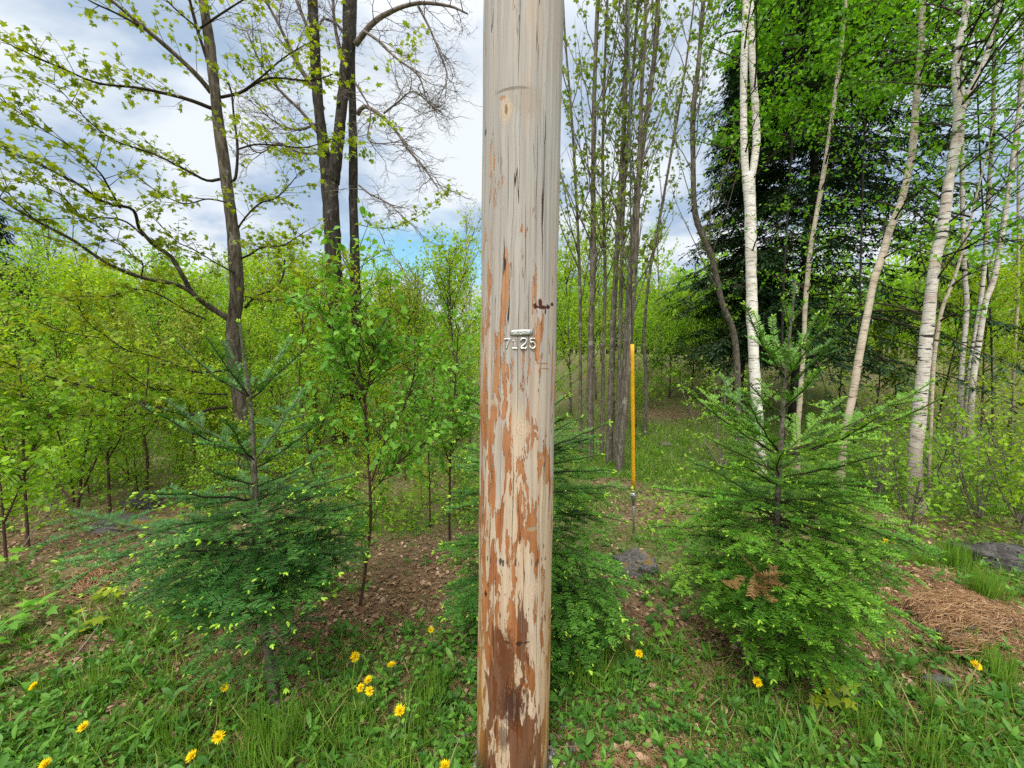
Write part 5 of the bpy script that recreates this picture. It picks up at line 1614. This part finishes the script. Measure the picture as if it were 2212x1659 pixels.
    leaves(mb, L_lance(), pos.reshape(-1, 3), d.reshape(-1, 3), nrm(UP + .5 * rdir(rng, (n * q,)) - .3 * d.reshape(-1, 3)), sz.ravel(), vv.ravel(), wd.ravel())
    # clover-like leaflets
    x, y = scatter(rng, 15000, p1=(1150, 1750))
    g = green(x, y)
    patch = .5 + .5 * np.sin(x * 6.1 + 2) * np.sin(y * 5.3 + x)
    k = (rng.random(len(x)) < g * (.15 + .8 * patch)) & clear(x, y)
    x, y = x[k], y[k]
    z = terrain(x, y) + rng.uniform(.01, .065, len(x))
    q = 3
    a = rng.random((len(x), 1)) * 6.28 + np.arange(q)[None] * 2.09
    d = np.stack([np.cos(a), np.sin(a), np.full_like(a, .15) + .25 * rng.normal(size=a.shape)], -1)
    pos = np.repeat(np.stack([x, y, z], -1)[:, None], q, 1)
    sz = np.repeat(rng.uniform(.010, .022, (len(x), 1)), q, 1)
    leaves(mb, L_oval(), pos.reshape(-1, 3), d.reshape(-1, 3), nrm(UP + .35 * rdir(rng, (len(x) * q,))), sz.ravel(), np.repeat(rng.random(len(x)), q), sz.ravel() * 1.3)
    tag(mb.build('weeds', [M_weed]), 'mixed low weeds and clover growing through the grass', 'weeds', kind='stuff')
    # low herbs and seedlings under the thicket
    hb = MB()
    x, y = scatter(rng, 14000, p0=(-350, 1040), p1=(880, 1150), power=.7)
    x2, y2 = scatter(rng, 7000, p0=(1380, 2560), p1=(880, 1180))
    x = np.concatenate([x, x2]); y = np.concatenate([y, y2])
    k = (rng.random(len(x)) < .35 + .65 * green(x, y)) & (np.sin(x * 3.1) * np.sin(y * 2.7 + x) > -.45) & (y < 12); x, y = x[k], y[k]
    n = len(x)
    z = terrain(x, y) + rng.random(n) ** 2 * .38
    leaves(hb, L_oval(), np.stack([x, y, z], -1), nrm(rdir(rng, (n,)) * np.array([1, 1, .4])), nrm(UP + .6 * rdir(rng, (n,))), rng.uniform(.025, .06, n), rng.random(n))
    tag(hb.build('undergrowth', [M_lf_thicket_b]), 'low green herbs and seedlings covering the floor under the thicket', 'undergrowth', kind='stuff')
    # dead leaves
    mb = MB()
    x, y = scatter(rng, 36000)
    g = green(x, y)
    k = (rng.random(len(x)) < (.09 + .91 * (1 - g) ** 1.2)) & clear(x, y) & (y < 14)
    x, y = x[k], y[k]
    z = terrain(x, y) + rng.uniform(.003, .018, len(x))
    a = rng.random(len(x)) * 6.28
    d = np.stack([np.cos(a), np.sin(a), rng.normal(size=len(x)) * .22], -1)
    tm = L_oval(); tm[0][:, 2] *= 2.2
    leaves(mb, tm, np.stack([x, y, z], -1), d, nrm(UP + .38 * rdir(rng, (len(x),))), rng.uniform(.014, .046, len(x)), rng.random(len(x)) ** 1.3)
    tag(mb.build('leaf_litter', [M_dead]), 'brown dead leaves lying over the bare ground', 'leaf litter', kind='stuff')
    # pine straw
    mb = MB()
    x, y = scatter(rng, 52000, p1=(1000, 1760))
    g0 = ground(2080, 1335); nx = 5000
    x = np.concatenate([x, g0[0] + rng.normal(size=nx) * .30]); y = np.concatenate([y, g0[1] + rng.normal(size=nx) * .16])
    g = green(x, y)
    k = (rng.random(len(x)) < (.22 + .78 * (1 - g) ** 1.2)) & clear(x, y)
    x, y = x[k], y[k]
    a = rng.random(len(x)) * 6.28
    L = rng.uniform(.035, .12, len(x))
    dx, dy = np.cos(a) * L / 2, np.sin(a) * L / 2
    z = terrain(x, y)
    P = np.stack([np.stack([x - dx, y - dy, terrain(x - dx, y - dy) + rng.uniform(.002, .02, len(x))], -1), np.stack([x, y, z + rng.uniform(.008, .028, len(x))], -1), np.stack([x + dx, y + dy, terrain(x + dx, y + dy) + rng.uniform(.002, .02, len(x))], -1)], 1)
    tubes(mb, P, .0011, 3, var=rng.random(len(x)), cap=False)
    tag(mb.build('pine_straw', [M_straw]), 'reddish brown fallen pine needles and dry stalks on the ground', 'pine needles', kind='stuff')
    # gravel around the pole
    mb = MB()
    n = 420
    a = rng.random(n) * 2 * PI; rr = .15 + rng.random(n) ** 1.6 * .16
    x, y = PX0 + rr * np.cos(a), PY0 + rr * np.sin(a)
    s = rng.uniform(.004, .014, n)
    ico = np.array([[0, 0, 1], [.9, 0, .3], [.28, .85, .3], [-.72, .53, .3], [-.72, -.53, .3], [.28, -.85, .3], [.72, .53, -.4], [-.28, .85, -.4], [-.9, 0, -.4], [-.28, -.85, -.4], [.72, -.53, -.4], [0, 0, -1]])
    fi = np.array([[0, 1, 2], [0, 2, 3], [0, 3, 4], [0, 4, 5], [0, 5, 1], [1, 6, 2], [2, 7, 3], [3, 8, 4], [4, 9, 5], [5, 10, 1], [6, 7, 2], [7, 8, 3], [8, 9, 4], [9, 10, 5], [10, 6, 1], [6, 11, 7], [7, 11, 8], [8, 11, 9], [9, 11, 10], [10, 11, 6]])
    V = np.stack([x, y, terrain(x, y) + s * .3], -1)[:, None] + ico[None] * (s[:, None] * rng.uniform(.6, 1.2, (n, 3)))[:, None, :] + rng.normal(size=(n, 12, 3)) * s[:, None, None] * .12
    mb.add(V.reshape(-1, 3), (np.arange(n)[:, None, None] * 12 + fi[None]).reshape(-1, 3), np.repeat(rng.random(n), 12))
    tag(mb.build('gravel', [M_gravel]), 'grey gravel packed around the foot of the pole', 'gravel', kind='stuff')


build_cover()


# ------------------------------------------------------------------ dandelions
def build_dandelions():
    rng = np.random.default_rng(111)
    def make(px, py, lab, hz=.13, sc=1.0, face=None):
        top = on(px, py, hz)
        gx, gy = top[0] + rng.normal() * .015, top[1] + .01 + rng.normal() * .015
        base = np.array([gx, gy, float(terrain(gx, gy))])
        top[2] = max(top[2], base[2] + .05)
        root = thing('dandelion', lab, 'flower', base, 'yellow dandelions in the grass')
        ax = nrm(np.array([rng.normal() * .4, -.7 + rng.normal() * .4, 1.0])) if face is None else nrm(np.array(face, float))
        s = MB()
        tubes(s, spline(np.stack([base, base * .5 + top * .5 + np.array([.006, 0, 0]), top - ax * .008]), 8), .0022, 6)
        st = s.build('stem', [M_stem], root, base, smooth=True)
        c = MB()
        tubes(c, np.stack([top - ax * .012, top - ax * .006, top]), np.array([[.003, .0065, .006]]), 8)
        c.build('calyx', [M_stem], root, base, smooth=True)
        f = MB()
        u = nrm(np.cross(ax, np.array([1., .2, 0]))); w = np.cross(ax, u)
        for n, r, el, o in [(34, .021, .12, 0.), (30, .017, .45, .001), (24, .012, .8, .002), (16, .008, 1.2, .003)]:
            a = np.arange(n) * 2 * PI / n + rng.normal(size=n) * .1
            rad = np.cos(a)[:, None] * u + np.sin(a)[:, None] * w
            d = nrm(rad * math.cos(el) + ax * math.sin(el) + rng.normal(size=(n, 3)) * .1)
            nn = nrm(ax * math.cos(el) - rad * math.sin(el))
            leaves(f, L_blade(), np.repeat((top + ax * o)[None], n, 0), d, nn, 1.05 * r * sc * rng.uniform(.85, 1.1, n), rng.random(n), .0052 * sc)
        f.build('flower_head', [M_petal], root, base)
        n = 7
        a = np.arange(n) * .9 + rng.random() * 6
        e = rng.uniform(.25, .8, n)
        d = np.stack([np.cos(a) * np.cos(e), np.sin(a) * np.cos(e), np.sin(e)], -1)
        lm = MB()
        leaves(lm, L_lance(), np.repeat(base[None], n, 0), d, nrm(UP - .3 * d), rng.uniform(.06, .12, n), rng.random(n), rng.uniform(.06, .11, n))
        lm.build('leaf_rosette', [M_weed], root, base)
        return root
    D = [(75, 1482, 'dandelion nearest the left edge of the photo', .1), (181, 1571, 'dandelion alone in the lower left grass', .13), (98, 1653, 'dandelion cut by the bottom edge at the lower left', .14),
         (484, 1485, 'dandelion tucked under the left fir', .12), (472, 1592, 'largest dandelion, upper of the two in front of the left fir', .17), (415, 1634, 'lower of the two dandelions in front of the left fir', .16),
         (767, 1419, 'dandelion on brown litter between the left fir and the pole, uppermost left', .13), (845, 1438, 'dandelion just below and right of the uppermost left one', .13), (796, 1470, 'top flower of the cluster of three dandelions', .15), (780, 1486, 'left flower of the cluster of three dandelions', .15), (799, 1492, 'bottom flower of the cluster of three dandelions', .15),
         (864, 1536, 'single dandelion below the cluster of three', .14), (930, 1361, 'dandelion at the edge of brown litter nearest the pole', .15), (960, 1656, 'dandelion cut by the bottom edge beside the pole', .12),
         (1381, 1412, 'dandelion right of the pole below the fir bough', .16), (1636, 1474, 'dandelion in front of the right fir', .14), (2107, 1437, 'dandelion in tall grass near the right edge', .15),
         (1914, 1168, 'middle flower of three small far dandelions behind the right fir', .12), (1904, 1175, 'left flower of three small far dandelions behind the right fir', .12), (1929, 1171, 'right flower of three small far dandelions behind the right fir', .12), (1328, 1321, 'dandelion glimpsed through the fir boughs right of the pole', .1)]
    for px, py, lab, hz in D:
        make(px, py, lab, hz, 1.0 + .12 * rng.normal())


build_dandelions()


# ------------------------------------------------------------------ stones, litter, seedlings
def rock(name, label, px, py, size, mat, rng, sink=.35, cat='rock', group=None, Yadd=0):
    p = ground(px, py); p[1] += Yadd
    u = np.linspace(0, PI, 22); v = np.linspace(0, 2 * PI, 37)[:-1]
    U, V = np.meshgrid(u, v, indexing='ij')
    D = np.stack([np.sin(U) * np.cos(V), np.sin(U) * np.sin(V), np.cos(U)], -1)
    ph = rng.random((6, 3)) * 6
    r = 1 + sum(.16 / (k + 1) * np.sin((D * (1.5 + k * 1.4)).sum(-1) * 1.3 + D[..., k % 3] * (2 + k) + ph[k, 0]) for k in range(6)) + .012 * rng.normal(size=U.shape)
    D2 = np.sign(D) * np.abs(D) ** .8
    P = D2 * r[..., None] * np.asarray(size)
    P[..., 2] += size[2] * (1 - 2 * sink)
    n, m = U.shape
    i = np.arange(n * m).reshape(n, m)
    q = np.stack([i[:-1], np.roll(i[:-1], -1, 1), np.roll(i[1:], -1, 1), i[1:]], -1).reshape(-1, 4)
    mb = MB(); mb.add(P.reshape(-1, 3), q)
    o = mb.build(name, [mat], smooth=True)
    o.location = [float(c) for c in p]
    o.rotation_euler = (0, 0, rng.normal() * .3)
    return tag(o, label, cat, group)


def build_bits():
    rng = np.random.default_rng(121)
    rock('boulder', 'dark lichen blotched boulder at the right edge', 2155, 1212, (.25, .15, .10), M_rock, rng, .4)
    rock('mossy_boulder', 'grey granite boulder with orange moss on top, behind the pole fir', 1372, 1222, (.14, .12, .095), M_rock_pale, rng, .5)
    rock('flat_stone', 'flat grey stone in the grass by the leaning birch', 1875, 1056, (.20, .12, .05), M_rock, rng, .4, 'stone')
    rock('dark_stone', 'dark stone in leaf litter behind the left fir tips', 312, 1088, (.24, .12, .09), M_rock, rng, .4, 'stone')
    rock('mossy_slab', 'low slab with ochre moss left of the left fir', 285, 1135, (.38, .16, .06), M_rock_pale, rng, .4, 'stone')
    rock('half_buried_stone', 'half buried grey stone in the grass at lower right', 2035, 1478, (.10, .05, .03), M_rock_pale, rng, .5, 'stone')
    rock('lawn_stone', 'small grey stone on the lawn behind the yellow guard', 1437, 964, (.10, .07, .05), M_rock_pale, rng, .4, 'stone')
    mound = rock('needle_mound', 'granite hump strewn with pine needles at the right', 2070, 1330, (.28, .16, .05), M_rock_brown, rng, .6, 'rock')
    rock('white_stone', 'small white stone on the needle covered hump', 2042, 1316, (.028, .02, .014), M_stone_white, rng, .3, 'stone')
    rock('rotten_stump', 'dark rotten stump under reddish needles at the left', 215, 1262, (.17, .12, .07), M_stump, rng, .45, 'stump')
    # straw on the mound and the stump
    stump = bpy.data.objects['rotten_stump']
    for o, n in ((mound, 2600), (stump, 700)):
        co = np.empty(len(o.data.vertices) * 3); o.data.vertices.foreach_get('co', co); co = co.reshape(-1, 3)
        no = np.empty(len(co) * 3); o.data.vertices.foreach_get('normal', no); no = no.reshape(-1, 3)
        no = no * (1 if (no * (co - co.mean(0))).sum() > 0 else -1)
        k = np.where(no[:, 2] > .25)[0]
        i = rng.choice(k, n)
        c = co[i] + rng.normal(size=(n, 3)) * .012 + no[i] * .004
        a = rng.normal(size=n) * .7 + .5
        d = np.stack([np.cos(a), -np.sin(a) * .6, 0 * a], -1)
        d = nrm(d - no[i] * np.sum(d * no[i], -1, keepdims=True)) * rng.uniform(.02, .06, (n, 1))
        mb = MB(); tubes(mb, np.stack([c - d, c + no[i] * .010, c + d], 1), .0015, 3, var=rng.random(n), cap=False)
        q = mb.build('needle_cover', [M_straw], o); q['kind'] = 'stuff'
    # litter card on the bank
    p = ground(1524, 872)
    lit = thing('white_litter', 'white scrap lying by rusty debris on the far bank', 'litter', p)
    mb = MB()
    xs = np.linspace(-.11, .11, 7); ys = np.linspace(0, .12, 4)
    X, Yv = np.meshgrid(xs, ys)
    Zv = .03 + .75 * Yv + .012 * np.sin(X * 40)
    i = np.arange(28).reshape(4, 7)
    q = np.stack([i[:-1, :-1], i[:-1, 1:], i[1:, 1:], i[1:, :-1]], -1).reshape(-1, 4)
    top = np.stack([X, Yv, Zv], -1).reshape(-1, 3)
    mb.add(np.concatenate([top, top - np.array([0, 0, .006])]), [q, q[:, ::-1] + 28])
    mb.build('sheet', [M_paper], lit)
    mb = MB(); tubes(mb, spline([(.0, .16, .10), (.12, .15, .11), (.26, .17, .08)], 8), np.array([.03, .04, .045, .03, .035, .05, .04, .02]), 8)
    mb.build('rusty_piece', [M_rust], lit, smooth=True)
    # maple seedlings
    for k, (px, py, n, s, mat, lab) in enumerate([(1800, 1540, 14, .055, M_lf_maple, 'yellow green maple seedling in the grass below the right fir'), (95, 1350, 7, .075, M_lf_sapling, 'pale green maple seedling at the left'), (245, 1330, 8, .065, M_lf_maple, 'yellowish maple seedling below the rotten stump'), (170, 1385, 7, .065, M_lf_maple, 'yellowish maple seedling lower left of the stump'), (1425, 1405, 7, .05, M_lf_sapling, 'small maple seedling right of the pole fir'), (20, 1400, 9, .08, M_lf_sapling, 'bright leafy seedling at the left edge'), (20, 1245, 6, .07, M_lf_sapling, 'small seedling by the left edge twigs'), (880, 1590, 26, .022, M_lf_sapling, 'small bushy green plant left of the pole foot'), (1010, 1375, 9, .05, M_weed, 'broad leaved weed beside the pole fir'), (1425, 1360, 9, .06, M_weed, 'jagged leaved weed left of the right fir')]):
        p = ground(px, py)
        root = thing('seedling', lab, 'seedling', p, 'small seedlings in the grass')
        st, cr = MB(), MB()
        a = rng.random(n) * 6.28
        hgt = rng.uniform(.05, .17, n)
        e = np.stack([np.cos(a) * .08 * rng.random(n), np.sin(a) * .06 * rng.random(n), hgt], -1)
        tubes(st, np.stack([np.zeros((n, 3)) - UP * .01, e * np.array([.4, .4, .6]), e], 1), .0013, 3)
        d = nrm(np.stack([np.cos(a), np.sin(a), -.1 + .2 * rng.normal(size=n)], -1))
        leaves(cr, L_maple() if s > .03 and mat is not M_weed else L_oval(), e, d, nrm(UP * 1.2 - np.array([0, .5, 0]) + .4 * rdir(rng, (n,))), s * rng.uniform(.7, 1.2, n), rng.random(n))
        st.build('stem', [M_stem], root); cr.build('foliage', [mat], root)
    # fallen and bent sticks on the left
    for pts, z, w, lab in [([(0, 1235), (45, 1190), (75, 1140), (110, 1095), (70, 1055)], .10, .006, 'bent bare twig arching at the left edge'), ([(205, 1255), (250, 1215), (310, 1165), (345, 1140)], .12, .005, 'pale dry stalk leaning across the rotten stump'), ([(180, 1242), (250, 1255), (345, 1260)], .05, .004, 'dry stalk lying in front of the rotten stump'), ([(160, 1420), (200, 1370), (225, 1330)], .06, .005, 'grey stick among the seedlings at the left'), ([(600, 1500), (680, 1475), (740, 1460)], .05, .004, 'thin grey stick behind the cluster of three dandelions'), ([(1640, 1490), (1612, 1420), (1580, 1370)], .15, .003, 'dry grass stalk leaning before the right fir')]:
        P = []
        for q, (a, b) in enumerate(pts):
            zz = float(z * math.sin(PI * (q + .2) / (len(pts))) + .01)
            P.append(on(a, b, zz))
        mb = MB(); tubes(mb, spline(np.stack(P), 16), np.linspace(w, w * .5, 16), 6)
        tag(mb.build('dry_stick', [M_twig], smooth=True), lab, 'stick', 'dry sticks and stalks on the ground')


build_bits()

# ------------------------------------------------------------------ sky, sun, camera
SUN_EL, SUN_AZ = math.radians(52), math.radians(200)   # azimuth from +Y, clockwise


def build_world():
    w = bpy.data.worlds.new('World'); scene.world = w
    w.use_nodes = True
    t = w.node_tree; t.nodes.clear()
    N = t.nodes.new; Lk = t.links.new

    def M(op, a, b=0.):
        n = N('ShaderNodeMath'); n.operation = op
        for i, q in enumerate((a, b)):
            if isinstance(q, bpy.types.NodeSocket): Lk(q, n.inputs[i])
            else: n.inputs[i].default_value = q
        return n.outputs[0]

    def mr(x, a, b, c, d):
        n = N('ShaderNodeMapRange'); n.interpolation_type = 'SMOOTHSTEP'
        n.inputs[1].default_value, n.inputs[2].default_value, n.inputs[3].default_value, n.inputs[4].default_value = a, b, c, d
        Lk(x, n.inputs[0]); return n.outputs[0]

    def mx(f, a, b):
        n = N('ShaderNodeMix'); n.data_type = 'RGBA'
        for s, q in ((n.inputs[0], f), (n.inputs[6], a), (n.inputs[7], b)):
            if isinstance(q, bpy.types.NodeSocket): Lk(q, s)
            elif isinstance(q, tuple): s.default_value = q + (1,)
            else: s.default_value = q
        return n.outputs[2]
    sky = N('ShaderNodeTexSky'); sky.sky_type = 'NISHITA'; sky.sun_disc = False
    sky.sun_elevation = SUN_EL; sky.sun_rotation = SUN_AZ
    sky.air_density = 1.0; sky.dust_density = 1.0; sky.ozone_density = 1.0
    tc = N('ShaderNodeTexCoord').outputs['Generated']
    sp = N('ShaderNodeSeparateXYZ'); Lk(tc, sp.inputs[0])
    z = M('MAXIMUM', sp.outputs[2], 0.0)
    k = M('DIVIDE', 1.0, M('ADD', z, .22))
    cv = N('ShaderNodeCombineXYZ')
    Lk(M('MULTIPLY', sp.outputs[0], k), cv.inputs[0]); Lk(M('MULTIPLY', sp.outputs[1], k), cv.inputs[1])

    def noise(scale, det, rough, loc):
        mp = N('ShaderNodeMapping'); mp.inputs['Location'].default_value = loc; Lk(cv.outputs[0], mp.inputs[0])
        n = N('ShaderNodeTexNoise'); n.inputs['Scale'].default_value = scale; n.inputs['Detail'].default_value = det; n.inputs['Roughness'].default_value = rough
        n.inputs['Distortion'].default_value = .3
        Lk(mp.outputs[0], n.inputs['Vector']); return n.outputs[0]
    n1 = noise(.9, 5, .5, (3.2, 1.7, 0)); n2 = noise(1.7, 6, .55, (7.1, 2.4, 0))
    shade = mx(mr(n2, .38, .60, 0, 1), (2.8, 3.7, 5.0), (6.0, 6.4, 6.8))
    cover = mr(n1, .22, .42, 0, 1)
    # clear strip low in front
    gap = M('MULTIPLY', mr(M('ABSOLUTE', M('SUBTRACT', sp.outputs[2], .215)), .04, .085, 1, 0), mr(M('ABSOLUTE', M('ADD', sp.outputs[0], .20)), .10, .20, 1, 0))
    gap = M('MULTIPLY', gap, mr(n2, .40, .66, 1.0, .5))
    cover = M('MULTIPLY', cover, M('SUBTRACT', 1.0, M('MULTIPLY', gap, .95)))
    lift = M('MULTIPLY', mr(sp.outputs[2], .5, .95, 1.0, 3.2), mr(sp.outputs[1], .1, -.6, 1.0, 1.9))  # unseen sky overhead and behind the camera boosted to add light on the foliage
    sk = N('ShaderNodeMix'); sk.data_type = 'RGBA'; sk.blend_type = 'MULTIPLY'; sk.inputs[0].default_value = 1
    Lk(sky.outputs[0], sk.inputs[6]); sk.inputs[7].default_value = (.95, 1.35, 1.3, 1)
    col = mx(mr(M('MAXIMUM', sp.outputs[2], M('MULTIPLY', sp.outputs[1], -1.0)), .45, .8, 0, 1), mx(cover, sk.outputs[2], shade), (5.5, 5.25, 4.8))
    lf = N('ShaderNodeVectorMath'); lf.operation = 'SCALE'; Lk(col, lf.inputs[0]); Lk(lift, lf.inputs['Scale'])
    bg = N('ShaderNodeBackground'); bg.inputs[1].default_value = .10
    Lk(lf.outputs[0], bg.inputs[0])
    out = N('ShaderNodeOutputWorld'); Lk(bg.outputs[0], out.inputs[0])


build_world()
sd = bpy.data.lights.new('sun', 'SUN'); sd.energy = 1.5; sd.angle = math.radians(14); sd.color = (1, .96, .88)
so = bpy.data.objects.new('sun', sd); COL.objects.link(so)
v = Vector((math.sin(SUN_AZ) * math.cos(SUN_EL), math.cos(SUN_AZ) * math.cos(SUN_EL), math.sin(SUN_EL)))
so.rotation_euler = v.to_track_quat('Z', 'Y').to_euler()

cd = bpy.data.cameras.new('camera'); cd.sensor_width = 36; cd.lens = F / 2212 * 36; cd.clip_end = 3000; cd.clip_start = .05
co = bpy.data.objects.new('camera', cd); COL.objects.link(co)
co.location = (0, 0, EYE); co.rotation_euler = (PI / 2 - PITCH, 0, 0)
scene.camera = co
vs = scene.view_settings
vs.view_transform = 'Standard'; vs.look = 'None'; vs.exposure = .6; vs.gamma = 1; vs.use_curve_mapping = False
c = scene.cycles
c.max_bounces = 5; c.diffuse_bounces = 3; c.glossy_bounces = 2; c.transmission_bounces = 4; c.transparent_max_bounces = 4
c.caustics_reflective = False; c.caustics_refractive = False
c.use_denoising = False
scene.render.filter_size = 1.2
